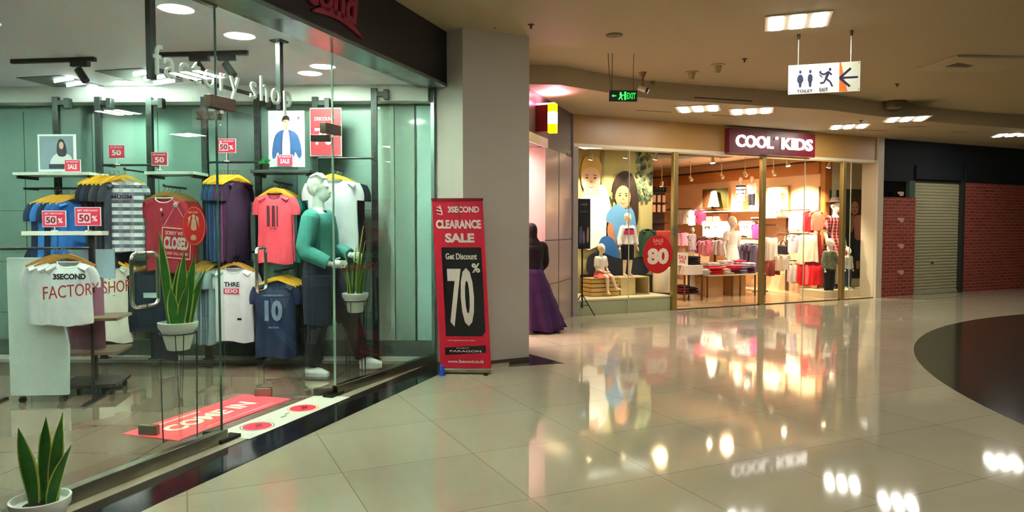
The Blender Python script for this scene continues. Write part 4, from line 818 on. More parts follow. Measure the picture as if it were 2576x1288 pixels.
MB().box(-.25, .25, -.06, .06, 0.01, .05, M('#9a9684', .3, .8, name='banner_base')).build('base', t, bevel=.006)
for x in (-.2, .2): MB().box(x - .02, x + .02, -.12, .12, 0, .012, BLACK).build('foot', t)
MB().tube([(0, .035, .05), (-.03, .05, .8), (-.065, .04, 1.6)], .008, STEEL, 8).build('support_pole', t)
p = onz(1111, 945); mb = MB().tube([(0, 0, 0), (0, 0, .085)], .026, M('#1c49c0', .4), 18).tube([(0, 0, .085), (0, 0, .1)], [.026, .014], M('#1c49c0', .4), 18); o = mb.build('bottle_cap', None, (p.x, p.y, 0)); o.name = 'blue_container'; tag(o, 'small blue container at the left foot of the clearance banner', 'container')
# fascia logo
pf = onpl(836, 10, P0 - AN * .155, AN); t = thing('shop_sign', 'dark red logo lettering with a swoosh on the black fascia', 'sign', (pf.x, pf.y, 0), TA); RL = M('#8c1f38', .45)
mb = MB(); text(mb, '3second', -.22, 3.07, 1.1, .26, RL, -.01, .02, .03, .15); mb.build('lettering', t)
mb = MB(); n = 20; up = []; lo = []
for k in range(n + 1): u = k / n; x = -.25 + .64 * u; zc = 2.865 + .10 * math.sin(PI * (.12 + .78 * u)) - .03 * u; th_ = .004 + .028 * math.sin(PI * min(1, u * 1.05 + .02)) ** .6; up.append((x, zc + th_)); lo.append((x, zc - th_))
mb.prism(up + lo[::-1], -.02, 0, RL); mb.build('swoosh', t)
# shop ceiling: downlights, tubes for reflections, track lights
for px, py, wh in ((443, 22, 'nearest the glass'), (603, 90, 'second from the glass'), (318, 207, 'nearest the back wall on the left'), (812, 167, 'right one of the pair near the corner'), (780, 184, 'left one of the pair near the corner'), (1026, 258, '')):
    if not wh: continue
    p = onz(px, py, ZS); t = thing('downlight', 'round recessed downlight in the shop ceiling, ' + wh, 'light', (p.x, p.y, ZS), 0, 'round downlights in the shop ceiling')
    MB().lathe([(.098, 0), (.115, -.004), (.115, 0)], WHITE, 28).build('trim_ring', t); MB().lathe([(0, -.004), (.097, -.004)], EM('#fafff8', E_DOWN), 28).build('diffuser', t)
for x, y in ((-5.0, 4.6), (-5.2, 6.3), (-3.7, 5.0), (-3.2, 3.2), (-4.6, 2.6)):
    t = thing('downlight', 'round recessed downlight further left in the shop ceiling', 'light', (x, y, ZS), 0, 'downlights further left in the shop'); MB().lathe([(.098, 0), (.115, -.004), (.115, 0)], WHITE, 28).build('trim_ring', t); MB().lathe([(0, -.004), (.097, -.004)], EM('#fafff8', E_DOWN), 28).build('diffuser', t)
for px, py, wh in ((372, 192, 'left of the letters of the hanging sign'), (176, 208, 'at the left edge of the shop')):
    p = onz(px, py, ZS); t = thing('tube_reflection', 'framed set of three glowing tubes imitating reflected mall lights, ' + wh, 'light', (p.x, p.y, ZS), R(-12))
    MB().box(-.3, .2, -.32, .28, -.006, 0, M('#5f6864', .5)).build('frame', t)
    for k in range(3): MB().tube([(-.12 + .05 * k, .24 - .2 * k, -.02), (.16 + .05 * k, .16 - .2 * k, -.02)], .012, EM('#f6fffb', E_TUBE), 8).build('tube', t)  # glowing tubes imitate the mall lights mirrored in the shop glass
def track(px0, px1, py, heads, label, z=ZS):
    a = onz(px0, py, z - .04); b = onz(px1, py - 6, z - .04); t = thing('light_track', label, 'light', (a.x, a.y, z), math.atan2(b.y - a.y, b.x - a.x)); Lg = (b - a).length
    MB().box(0, Lg, -.018, .018, -.035, 0, BLACKM).build('track', t)
    for u in heads:
        x = u * Lg; h = MB().box(x - .08, x + .08, -.02, .02, -.075, -.035, BLACKM).tube([(x, 0, -.075), (x, 0, -.12)], .007, BLACKM, 8).build('adapter', t)
        MB().tube([(x - .02, 0, -.10), (x + .055, -.01, -.2)], .032, BLACKM, 16).build('spot_head', h)
track(372, 623, 146, (.8, .52), 'black ceiling track with two spotlights behind the hanging sign')
track(30, 240, 162, (.82,), 'black ceiling track with one spotlight at the left edge')
# ================================================================== MALL CEILING FITTINGS AND SIGNS
ceiling_triple(2006, 52, ZC, 'triple square ceiling light above the toilet and exit sign', 'triple square ceiling lights', R(-19.4), s=.94)
for px, py, wh in ((1756, 272, 'nearest the green exit sign'), (1890, 278, 'just above the left end of the red shop sign'), (2136, 317, 'in front of the right end of the kids shop'), (2281, 298, 'nearest the dark closed shop')):
    ceiling_triple(px, py, ZL, 'triple ceiling light ' + wh, 'triple square ceiling lights', R(-19.4))
for i, (x, y) in enumerate(((2.2, 2.9), (5.2, 4.4), (-.4, .9), (3.2, -.6), (6.6, 7.4), (-.55, 3.2), (7.5, 2.0), (8.6, 9.6))):
    ceiling_triple(0, 0, ZC, 'triple square light in the upper mall ceiling', 'triple lights of the upper mall ceiling', R(-19.4), loc=(x, y))
p = CK(8.6, -1.4, ZL); ceiling_triple(0, 0, ZL, 'added triple ceiling light in front of the dark closed shop', 'triple square ceiling lights', R(-19.4), loc=tuple(p)[:2])  # extra fitting, added to brighten the right end of the mall
# toilet / exit sign
pl_ = at(1983, 197, 7.26); pr_ = at(2164, 190, 7.06); d = pr_ - pl_; th = math.atan2(d.y, d.x); Wd = d.length; zt = at(1983, 165, 7.26).z; zb = at(1983, 238, 7.26).z; Hh = zt - zb
t = thing('direction_sign', 'hanging white sign with toilet and exit symbols and a left arrow', 'sign', (pl_.x, pl_.y, zb), th)
MB().box(0, Wd, 0, .012, 0, Hh, M('#eef2ec', .3, name='sign_white')).build('panel', t)
NV = '#20284e'; mb = MB(); k = Hh
L = [('#e8ecd8', rect(.72 * Wd, Wd - .003, .004, Hh - .003)), ('#ef7a2c', [(.715 * Wd, .003), (.83 * Wd, .003), (.80 * Wd, .3 * k), (.735 * Wd, .997 * k), (.715 * Wd, .997 * k)])]
def man(cx, w1_, skirt):
    o = [(NV, ellp(cx, .75 * k, .012, .018)), (NV, blob([(cx - .02, .66 * k), (cx + .02, .66 * k), (cx + (.034 if skirt else .024), .45 * k), (cx + .012, .36 * k), (cx + .012, .22 * k), (cx - .012, .22 * k), (cx - .012, .36 * k), (cx - (.034 if skirt else .024), .45 * k)], 2))]; return o
L += man(.17 * Wd, 1, True) + man(.31 * Wd, 1, False) + [('#8890a8', rect(.238 * Wd, .243 * Wd, .25 * k, .75 * k))]
def st(x0, z0, x1, z1, w_=.008): a = Vector((x0, z0)); b = Vector((x1, z1)); n_ = (b - a).normalized(); n_ = Vector((-n_.y, n_.x)) * w_; return (NV, [tuple(a - n_), tuple(b - n_), tuple(b + n_), tuple(a + n_)])
W1 = Wd
L += [(NV, ellp(.585 * W1, .78 * k, .012, .016)), st(.57 * W1, .72 * k, .53 * W1, .48 * k, .012), st(.53 * W1, .48 * k, .59 * W1, .36 * k), st(.59 * W1, .36 * k, .62 * W1, .2 * k), st(.53 * W1, .48 * k, .50 * W1, .34 * k), st(.50 * W1, .34 * k, .45 * W1, .34 * k), st(.56 * W1, .7 * k, .61 * W1, .6 * k), st(.56 * W1, .7 * k, .5 * W1, .62 * k), st(.5 * W1, .62 * k, .46 * W1, .66 * k), (NV, ellp(.45 * W1, .7 * k, .01, .015)), st(.44 * W1, .62 * k, .48 * W1, .52 * k, .005)]
L += [st(.72 * W1, .47 * k, .97 * W1, .47 * k, .010), st(.72 * W1, .47 * k, .87 * W1, .78 * k, .011), st(.72 * W1, .47 * k, .86 * W1, .17 * k, .011)]
art(mb, L[:2], y=0, step=.0004); mb.build('background_band', t)
mb = MB(); art(mb, L[2:5], y=-.0012, step=.0004); mb.build('woman_symbol', t); mb = MB(); art(mb, L[4:7], y=-.0012, step=.0004); mb.build('man_symbol', t)
mb = MB(); art(mb, L[7:-3], y=-.0012, step=.0004); mb.build('running_symbol', t); mb = MB(); art(mb, L[-3:], y=-.0012, step=.0004); mb.build('arrow', t); mb = MB()
text(mb, 'TOILET', .235 * Wd, .09 * k, .22 * Wd, .10 * k, M(NV, .5), -.008, .001, .02); text(mb, 'EXIT', .50 * Wd, .11 * k, .12 * Wd, .11 * k, M(NV, .5), -.008, .001, .02)
for x, z in ((.02, .06), (.02, .94), (.98, .06), (.98, .94)): MB().flat(ellp(x * Wd, z * k, .005, .005, 10), -.009, M('#5a5a50', .4)).build('screw', t)
mb.build('lettering', t)
for u in (.14, .87): MB().tube([(u * Wd, .006, Hh), (u * Wd, .006, ZC - zb - .03)], .006, M('#c9c2ae', .3, .6), 8).tube([(u * Wd, .006, ZC - zb - .05), (u * Wd, .006, ZC - zb)], [.012, .018], M('#4a3f30', .4), 10).build('hanging_rod', t)
# green exit sign
p = at(1567, 242, 8.02); t = thing('exit_sign', 'small black hanging exit sign with glowing green figures', 'sign', (p.x, p.y, p.z), R(2)); sx = 36 / FPX * 7.9; sz = 14 / FPX * 7.9
MB().box(-sx, sx, -.02, .02, -sz, sz, M('#0b1a10', .3)).build('case', t, bevel=.004); g = EM('#20ff3a', 2.2); mb = MB()
text(mb, 'EXIT', .09, 0, .10, .07, EM('#109a2a', .8), -.021, .001, .03)
for l in (ellp(-.03, .032, .009, .009), [(-.045, .02), (-.02, .022), (-.012, -.01), (-.03, -.012)], [(-.03, -.01), (-.02, -.012), (-.005, -.045), (-.016, -.045)], [(-.034, -.008), (-.025, -.012), (-.045, -.042), (-.056, -.036)], [(-.02, .018), (-.018, .01), (.005, .0), (.006, .008)], rect(.012, .03, -.045, .045), [(-.13, 0), (-.11, .014), (-.11, .004), (-.08, .004), (-.08, -.004), (-.11, -.004), (-.11, -.014)]): mb.flat(l, -.0225, g)
mb.build('symbols', t)
for x0, x1 in ((-.13, -.17), (-.12, -.12), (.12, .12)): MB().tube([(x0, 0, sz), ((x0 + x1) / 2 - .005, 0, (ZC - p.z) / 2), (x1, 0, ZC - p.z)], .004, M('#6a5c40', .5), 6).build('hanging_wire', t)
# CCTV camera
p = onz(1617, 190, ZC); p = at(1617, 190, 9.0); t = thing('security_camera', 'white bullet camera on a ceiling stem beside the green exit sign', 'camera', (p.x, p.y, ZC), 0); q = at(1620, 226, 9.0)
zz = q.z - ZC; MB().tube([(0, 0, 0), (0, 0, -.03), (0, 0, -.06)], [.05, .035, .018], M('#8a6a44', .4), 16).tube([(0, 0, -.05), (0, 0, zz + .03)], .016, M('#8a6a44', .4), 10).build('stem', t)
MB().tube([(-.05, 0, zz + .03), (.04, -.03, zz - .01)], [.034, .034], M('#cfc5b4', .3), 16).build('housing', t); MB().tube([(.04, -.03, zz - .01), (.065, -.038, zz - .022)], [.037, .035], M('#2a1c14', .3), 16).build('lens_hood', t)
# cone speakers, sprinklers, detectors
for px, py, wh in ((1740, 181, 'left'), (1806, 163, 'right')):
    p = onz(px, py, ZC); t = thing('ceiling_speaker', 'cream cone fitting under the upper ceiling, %s one of two' % wh, 'speaker', (p.x, p.y, ZC), 0)
    MB().lathe([(.085, 0), (.085, -.008), (.05, -.012)], M('#b3a271', .5), 20).build('flange', t); MB().tube([(0, 0, -.008), (0, 0, -.10)], [.052, .028], M('#b3a271', .5), 18).build('cone', t)
p = onz(1640, 205, ZC); mb = MB().tube([(0, 0, 0), (0, 0, -.045)], [.045, .035], M('#8d7848', .5), 18); tag(mb.build('smoke_detector', None, (p.x, p.y, ZC)), 'small brown smoke detector right of the security camera', 'detector')
p = onz(1545, 88, ZC); mb = MB().lathe([(.085, 0), (.085, -.008), (.07, -.012), (0, -.012)], M('#6f5f38', .5), 26); tag(mb.build('ceiling_disc', None, (p.x, p.y, ZC)), 'flat brown ceiling disc above the green exit sign', 'speaker')
for px, py, z, wh in ((1336, 62, ZC, 'nearest the pillar'), (1873, 148, ZC, 'between the camera and the toilet sign'), (2257, 211, ZC, 'right of the toilet sign'), (2166, 303, ZL, 'over the right end of the kids shop')):
    p = onz(px, py, z); t = thing('sprinkler', 'dark fire sprinkler under the ceiling, ' + wh, 'sprinkler', (p.x, p.y, z), 0); MB().lathe([(.032, 0), (.03, -.008), (.0, -.008)], M('#3a3024', .4, .5), 16).build('escutcheon', t); MB().tube([(0, 0, -.008), (0, 0, -.03)], .009, M('#3a3024', .4, .5), 8).lathe([(0, -.04), (.016, -.038), (.016, -.034), (0, -.034)], M('#3a3024', .4, .5), 12).build('nozzle', t)
p = onz(1245, 70, ZC); tag(MB().ell((0, 0, 0), (.01, .01, .008), M('#3a3024', .5)).build('ceiling_hook', None, (p.x, p.y, ZC)), 'tiny dark hook in the ceiling beside the pillar', 'hook')
p = onz(2248, 256, ZC); t = thing('beacon_lamp', 'dark olive drum-shaped fitting hanging from the ceiling right of the toilet sign', 'lamp', (p.x, p.y, ZC), 0); MB().tube([(0, 0, 0), (0, 0, -.02)], [.19, .185], M('#5a4c26', .4), 26).build('collar', t); MB().lathe([(.17, -.02), (.155, -.10), (.12, -.125), (0, -.13)], M('#6d5d33', .35), 26).build('drum', t)
# air-conditioning cassette, right edge
p = onz(2400, 158, ZC); t = thing('ceiling_panel', 'cream ceiling air panel with dark marks at the right edge', 'vent', (p.x + .25, p.y, ZC), R(6)); MB().box(-.5, .5, -.35, .35, -.03, 0, M('#bcae88', .5)).build('panel', t, bevel=.006)
mb = MB()
for k in range(6): mb.box(-.3 + k * .05, -.27 + k * .05, -.1 + .02 * k, .1, -.033, -.029, M('#2a2418', .6))
mb.build('grille_slot', t)
# pillar-side light box in the lobby
q0 = onpl(1377, 262, LB(0, -.14), LB(0, 1) - LB(0, 0)); tt = -(q0 - C0).dot(LAx); zt_ = q0.z; zb_ = onpl(1377, 335, LB(0, -.14), LB(0, 1) - LB(0, 0)).z
t = thing('light_box', 'glowing yellow and white light box sign on the lobby wall', 'sign', LB(tt, 0, 0), TA)
MB().box(-.05, .05, -.16, .0, zb_ + .02, zt_ - .02, M('#7a1520', .4)).build('mount', t)
mb = MB(); mb.box(-.045, .045, -.26, -.16, zb_, zt_, EM('#ffd000', 2.2)); mb.box(-.047, .047, -.262, -.158, zb_ + .30 * (zt_ - zb_), zb_ + .72 * (zt_ - zb_), EM('#fff6e0', 3.0)); mb.build('lamp_panel', t); MB().box(-.03, .03, -.24, .02, zt_ + .002, zt_ + .012, EM('#ff6f9a', 5)).build('added_glow_strip', t); ld = bpy.data.lights.new('pink', 'AREA'); ld.energy = 3.5; ld.size = .15; ld.color = (1, .35, .6); lo = bpy.data.objects.new('glow_lamp', ld); COL.objects.link(lo); lo.parent = t; lo.location = (.1, -.22, zt_ + .04); lo.rotation_euler = (R(180 - 12), R(-20), 0)  # pink strip and area lamp are added to tint the ceiling above
# lamp inside the lobby
t = thing('ceiling_light', 'bright panel light inside the pink lobby opening', 'light', LB(2.0, .9, 2.85), TA); MB().box(-.5, .5, -.35, .35, -.02, 0, EM('#ffe6e2', 22)).build('diffuser', t)
for k, (dz) in enumerate((1.62, 1.5)): 
    t = thing('notice', 'small pink notice on the wall inside the lobby opening, ' + ('upper one' if k == 0 else 'lower one'), 'notice', LB(1.75, 1.59, dz), TA); MB().box(-.07, .07, -.006, 0, 0, .05, M('#d8607a', .5)).build('sheet', t)
# person walking into the lobby
pp = onz(1368, 836)
figure('person', 'person in dark headscarf, dark top and ruffled purple skirt beside the pillar', 'person', (pp.x - .17, pp.y, 0), R(205), 1.42, dict(elR=(-.15, -.02, .64), wrR=(-.12, -.11, .56), haR=(-.10, -.15, .55)), M('#8a6a58', .5), 1.0, .012,
       top=dict(mat=F('#1a1017'), sleeve=.97, hem=-.06, grow=.028, name='blouse'), bottom=dict(kind='skirt', mat=M('#3b1a4e', .8, 0, .5, .25, 14, name='purple_cloth'), hem=.03, flare=.19, ruffle=.11, tier=.14, drift=(-.11, .0)), hair=dict(kind='scarf', mat=F('#1c0e12'), name='headscarf'), shoes=BLACK, wid=1.25)
# ================================================================== KIDS SHOP
TS = R(-65)
def ksp(px, py, out): return onpl(px, py, CK(TW - out, 0), Bx)     # pixel on the plane 'out' metres before the right display wall
# sign
sa, sb_ = ckt(1832, -.14), ckt(2047, -.14); z1_ = ckz(1832, 321, -.14); z0_ = ckz(1832, 384, -.14)
t = thing('shop_sign', 'burgundy box sign with glowing white capital letters', 'sign', CK(sa, -.02), TC); Wd = sb_ - sa
MB().box(0, Wd, -.12, 0, z0_, z1_, M('#6b0f22', .35, name='burgundy')).build('box', t, bevel=.004)
mb = MB(); wl = EM('#fff8ee', .55); zc = (z0_ + z1_) / 2
text(mb, 'COOL', .275 * Wd, zc, .42 * Wd, .50 * (z1_ - z0_), wl, -.14, .03, .025); text(mb, 'KIDS', .77 * Wd, zc, .37 * Wd, .50 * (z1_ - z0_), wl, -.14, .03, .025); mb.tube([(.525 * Wd, -.155, zc + .085), (.525 * Wd, -.125, zc + .085)], .026, wl, 16); mb.build('lettering', t)
# mural
ym = .97; ma, mb_ = ckt(1452, ym), ckt(1641, ym); zt_ = ckz(1545, 372, ym); zb_ = .25
t = thing('mural', 'tall photo mural of a blond boy and a dark-haired girl in blue', 'mural', CK(ma, ym), TC); Wd = mb_ - ma; Hd = zt_ - zb_
MB().box(0, Wd, 0, .05, zb_, zt_, M('#b9ad74', .5)).build('board', t); mb = MB()
def gx(px): return (ckt(px, ym) - ma)
def gp(l): return [(gx(x), ckz(x, y, ym)) for x, y in l]
SK = '#c98f6c'
def face_layers(cx, cy, rx, ry, skin, dark): return [(skin, ellp(cx, cy, rx, ry, 30)), (dark, ellp(cx - rx * .42, cy + ry * .12, rx * .14, ry * .07)), (dark, ellp(cx + rx * .42, cy + ry * .12, rx * .14, ry * .07)), (dark, blob([(cx - rx * .6, cy + ry * .32), (cx - rx * .2, cy + ry * .36), (cx - rx * .2, cy + ry * .30), (cx - rx * .6, cy + ry * .26)], 1)), (dark, blob([(cx + rx * .6, cy + ry * .32), (cx + rx * .2, cy + ry * .36), (cx + rx * .2, cy + ry * .30), (cx + rx * .6, cy + ry * .26)], 1)), ('#a96a50', blob([(cx - rx * .12, cy - ry * .22), (cx + rx * .14, cy - ry * .22), (cx + rx * .02, cy - ry * .05)], 1)), ('#a5413c', blob([(cx - rx * .4, cy - ry * .42), (cx, cy - ry * .5), (cx + rx * .4, cy - ry * .42), (cx + rx * .05, cy - ry * .62)], 2)), ('#f6ece2', blob([(cx - rx * .3, cy - ry * .46), (cx + rx * .3, cy - ry * .46), (cx, cy - ry * .54)], 1))]
bx, bz = gx(1482), ckz(1482, 452, ym); qx, qz = gx(1562), ckz(1562, 496, ym)
rn0 = random.Random(5)
L = [('#b3b58a', gp([(1590, 374), (1641, 376), (1641, 480), (1625, 500), (1600, 440)])), ] + [(rn0.choice(['#4a5a44', '#5a6a50', '#6a7a5a', '#39473a', '#7d8a68']), blob(gp([(x, y - 7), (x + 5, y), (x, y + 7), (x - 5, y)]), 1)) for x, y in [(rn0.uniform(1600, 1635), rn0.uniform(380, 505)) for _ in range(70)]] + [(rn0.choice(['#8fa86a', '#a9b878', '#7d9a5c']), blob(gp([(x, y - 6), (x + 4, y), (x, y + 6), (x - 4, y)]), 1)) for x, y in [(rn0.uniform(1515, 1545), rn0.uniform(470, 520)) for _ in range(14)]] + [ ('#8a7a4c', gp([(1510, 378), (1516, 378), (1514, 480), (1510, 480)])),
     ('#f2efe8', blob(gp([(1452, 490), (1475, 486), (1515, 455), (1535, 520), (1520, 560), (1522, 610), (1452, 640)]), 2)), ('#d6ab8a', gp([(1466, 465), (1500, 465), (1506, 492), (1462, 492)])), ('#c79c50', ellp(bx, bz + .1, gx(1508) - bx, .19))] + face_layers(bx, bz, (gx(1506) - bx), .24, '#dcae90', '#5a4030') + [('#c8a04e', blob(gp([(1456, 440), (1460, 398), (1485, 386), (1508, 405), (1508, 440), (1500, 425), (1478, 420), (1462, 428)]), 2)),
     ('#33241c', blob(gp([(1535, 500), (1538, 450), (1560, 428), (1585, 435), (1597, 470), (1602, 520), (1600, 570), (1585, 570), (1580, 470), (1545, 470), (1540, 510)]), 2))] + face_layers(qx, qz, (gx(1581) - qx), .20, SK, '#3a241c') + [('#33241c', blob(gp([(1538, 480), (1545, 440), (1565, 430), (1585, 440), (1592, 520), (1588, 570), (1583, 500), (1575, 466), (1566, 452), (1552, 466)]), 2)),
     ('#5f95c4', blob(gp([(1530, 525), (1548, 510), (1570, 530), (1585, 520), (1596, 560), (1594, 620), (1545, 620), (1538, 565), (1520, 560), (1520, 540)]), 2)), ('#b77a58', blob(gp([(1524, 560), (1536, 560), (1542, 600), (1550, 625), (1535, 620), (1522, 590)]), 1)), ('#2c66ac', blob(gp([(1500, 612), (1512, 592), (1535, 596), (1552, 625), (1556, 650), (1530, 660), (1505, 640)]), 2)), ('#1d2434', blob(gp([(1470, 645), (1500, 630), (1560, 655), (1625, 640), (1636, 680), (1600, 700), (1470, 700)]), 2)), ('#161b28', gp([(1455, 690), (1636, 690), (1636, 745), (1455, 745)]))]
art(mb, L, y=-.0, step=.0006); mb.build('print', t)
# mannequins of the left window
KS = M('#efdcc0', .35, name='kids_mannequin')
sit = dict(P=(0, 0, .40), hipL=(.045, -.02, .385), hipR=(-.045, -.02, .385), kneeL=(.05, -.2, .40), kneeR=(-.045, -.2, .385), ankL=(.10, -.27, .19), ankR=(-.05, -.22, .15), toeL=(.13, -.35, .17), toeR=(-.06, -.28, .09), elL=(.13, -.03, .5), elR=(-.13, -.03, .5), wrL=(.06, -.13, .45), wrR=(-.05, -.13, .45), haL=(.02, -.19, .44), haR=(-.01, -.19, .43), lean=.05)
cr = CK(ckt(1510, .5), .5, 0); zc_ = ckz(1510, 700, .5)
tcr = thing('wooden_crate', 'slatted wooden crate carrying the seated child mannequin', 'crate', (cr.x, cr.y, .25), TC); cw = (ckt(1545, .5) - ckt(1476, .5)) / 2; ch = zc_ - .25; SL2 = M('#cda865', .5, 0, .1, .15, 6, name='crate_wood')
for k in range(4): z = k * ch / 4; MB().box(-cw, cw, -.17, -.155, z + .006, z + ch / 4 - .006, SL2).box(-cw, cw, .155, .17, z + .006, z + ch / 4 - .006, SL2).box(-cw, -cw + .015, -.155, .155, z + .006, z + ch / 4 - .006, SL2).box(cw - .015, cw, -.155, .155, z + .006, z + ch / 4 - .006, SL2).build('slat', tcr)
MB().box(-cw + .016, cw - .016, -.154, .154, 0.0, ch, M('#3a2a18', .7)).box(-cw, cw, -.17, .17, ch, ch + .01, SL2).build('lid', tcr)
Hs = 1.0; figure('child_mannequin', 'seated child mannequin in a white top and coral skirt on the crate', 'mannequin', (cr.x, cr.y, .25 + ch - .34 * Hs), TC + R(15), Hs, sit, KS, 1.3, .012, top=dict(mat=F('#f2ede6'), sleeve=.45, hem=-.03, grow=.012, name='top'), bottom=dict(kind='skirt', mat=F('#dd6a5e'), hem=.36, flare=.17, drift=(0, -.08)), fingers=True)
bx_ = ckt(1548, .5); bw = ckt(1619, .5) - bx_; zc_ = ckz(1580, 695, .5) - .25
t = thing('display_box', 'open pale wooden display box under the standing child mannequin', 'box', CK(bx_, .5, .25), TC); BM = M('#dccb96', .5, name='pale_wood')
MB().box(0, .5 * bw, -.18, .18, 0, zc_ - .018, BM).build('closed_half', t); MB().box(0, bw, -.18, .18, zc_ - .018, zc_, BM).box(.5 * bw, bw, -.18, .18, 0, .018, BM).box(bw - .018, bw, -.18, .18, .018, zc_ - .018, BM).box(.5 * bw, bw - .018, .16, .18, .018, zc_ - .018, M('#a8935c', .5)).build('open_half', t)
q = CK(ckt(1579, .5), .5, .25 + zc_); Hk = ckz(1579, 535, .5) - q.z
figure('child_mannequin', 'standing child mannequin in a pink and white jumper and black shorts', 'mannequin', q, TC, Hk / 1.04, dict(elL=(.15, 0, .62), elR=(-.15, 0, .62), wrL=(.17, -.03, .48), wrR=(-.17, -.03, .48), haL=(.18, -.04, .42), haR=(-.18, -.04, .42)), KS, 1.25, .012, top=dict(mat=F('#f3efec'), sleeve=.9, hem=.0, grow=.02, name='jumper'), bottom=dict(kind='shorts', mat=F('#15151c'), len=.5, grow=.014, name='shorts'), hair=dict(kind='short', mat=KS))
tq = MB(); o_ = Hk / 1.04
tj = [c for c in bpy.data.objects if c.name.startswith('child_mannequin')][-1]
MB().lathe([(.112 * o_, .685 * o_), (.116 * o_, .72 * o_), (.1135 * o_, .76 * o_)], F('#d9346a'), 24, (0, 0, 0), .72).lathe([(.114 * o_, .76 * o_), (.106 * o_, .785 * o_)], F('#1c2036'), 24, (0, 0, 0), .72).build('chest_band', tj)
# white drum in the left window
q = CK(ckt(1668, .55), .55, .25); zc_ = ckz(1668, 672, .55) - .25; tag(MB().lathe([(.165, 0), (.17, .01), (.17, zc_ - .01), (.165, zc_), (0, zc_)], M('#efe3cc', .4), 32).build('display_drum', None, q), 'white cylindrical plinth behind the red eighty sticker', 'plinth')
# cap and dark coat right of the boy
q = CK(ckt(1628, .9), .88, 0); tshirt(Vector((q.x, q.y, ckz(1628, 575, .88) + .1)), TC, F('#23402c'), 'dark green jacket hanging beside the mural', W=.3, Lh=.5, name='jacket', cat='jacket', long=True)
# red 80 sticker
p = ckp(1655, 640, -.015); t = thing('sale_sticker', 'round red sale sticker with a large 80 on the shop window', 'sticker', p, TC); rx_ = (ckt(1692, 0) - ckt(1618, 0)) / 2; rz_ = (ckz(1655, 592, 0) - ckz(1655, 688, 0)) / 2
mb = MB(); mb.prism(ellp(0, 0, rx_, rz_, 40), -.004, .002, M('#c01c1e', .45)); mb.build('disc', t); mb = MB(); text(mb, '80', 0, -.03, rx_ * 1.45, rz_ * .85, M('#e6d3bd', .5), -.005, .001, .05); text(mb, 'SALE', 0, rz_ * .72, rx_ * .7, .055, M('#e2a090', .5), -.005, .001, .02); text(mb, 'UP TO', 0, rz_ * .54, rx_ * .5, .03, M('#e2a090', .5), -.005, .001, .02); mb.build('lettering', t)
p = ckp(1697, 580, -.06); t = thing('door_ornament', 'round grey ornament on the gold post above the eighty sticker', 'ornament', p, TC); mb = MB()
for k in range(8): a = 2 * PI * k / 8; mb.tube([(.05 * math.cos(a) + .028 * math.cos(b), 0, .05 * math.sin(a) + .028 * math.sin(b)) for b in [R(x) for x in range(0, 361, 45)]], .005, M('#7d7a6a', .4, .5), 6)
mb.tube([(.03 * math.cos(b), 0, .03 * math.sin(b)) for b in [R(x) for x in range(0, 361, 30)]], .006, M('#7d7a6a', .4, .5), 6); mb.build('wreath', t)
# X banner in front of the kids shop
pb = onz(1464, 794); t = thing('x_banner', 'narrow black poster stand on a tripod at the left corner of the kids shop', 'banner', (pb.x + .0, pb.y, 0), R(8)); Y = pb.y
def lz(py): return at(1464, py, Y).z
wq = .20 / 2 + .01
MB().box(-.08, .125, -.015, .015, lz(626), lz(500), M('#141318', .4)).build('poster_board', t, bevel=.004); mb = MB(); z6, z5 = lz(626), lz(500)
art(mb, [('#1f1b22', rect(-.07, .115, z6 + .03, z5 - .02)), ('#6d6684', blob([(-.05, z6 + .08), (-.01, z6 + .08), (.0, z6 + .3), (-.03, z6 + .38), (-.06, z6 + .25)], 2)), ('#8a7f9c', blob([(.0, z6 + .08), (.04, z6 + .08), (.03, z6 + .3), (.0, z6 + .25)], 2)), ('#a08878', blob([(.06, z6 + .1), (.1, z6 + .1), (.1, z6 + .34), (.07, z6 + .34)], 1))], y=-.016); text(mb, 'KIDS', .02, z5 - .09, .1, .03, M('#8a8a90', .5), -.022, .001); text(mb, 'SPORT', .02, z5 - .2, .12, .02, M('#6a6a70', .5), -.022, .001); mb.build('print', t)
MB().tube([(0, .0, .12), (0, .0, z6 + .2)], .014, BLACKM, 8).build('pole', t)
for a in (90, 210, 330): MB().tube([(0, 0, .34), (.26 * math.cos(R(a - 20)), .2 * math.sin(R(a - 20)), .01)], .009, BLACKM, 8).tube([(0, 0, .16), (.13 * math.cos(R(a - 20)), .1 * math.sin(R(a - 20)), .17)], .006, BLACKM, 6).build('leg', t)
# track spots
def spotpx(px, py, y, label, watts, tilt=.7, aim=PI, z=None):
    p = ckp(px, py, y); zc2 = 2.92 if z is None else z; return spot_lamp((p.x, p.y, zc2), TC + aim, label, None, drop=max(.08, zc2 - p.z), watts=watts, tilt=tilt)
spotpx(1487, 392, .45, 'small spotlight above the blond boy of the mural', 34, .35, PI)
spotpx(1575, 388, .45, 'small spotlight above the girl of the mural', 34, .35, PI)
spotpx(1650, 392, .45, 'small spotlight above the white plinth', 26, .4, PI)
spotpx(1792, 402, .4, 'large spotlight left of the middle under the red shop sign', 0, .2, 0)
spotpx(1982, 410, .4, 'large spotlight under the right end of the red shop sign', 0, .2, 0)
for i, (px, py) in enumerate(((1737, 448), (1815, 442), (1874, 437), (1946, 434))): (lambda p: spot_lamp((p.x, p.y, 2.92), TS + PI, 'small track spotlight before the wood band, %s of four' % ('leftmost', 'second', 'third', 'rightmost')[i], None, drop=2.92 - p.z, watts=110, tilt=.6))(ksp(px, py, .9))
spotpx(2086, 414, .45, 'small spotlight above the red plaid dress mannequin', 60, .3, PI)
spotpx(1665, 462, 3.6, 'small spotlight seen beside the right edge of the mural', 20, .4, PI)
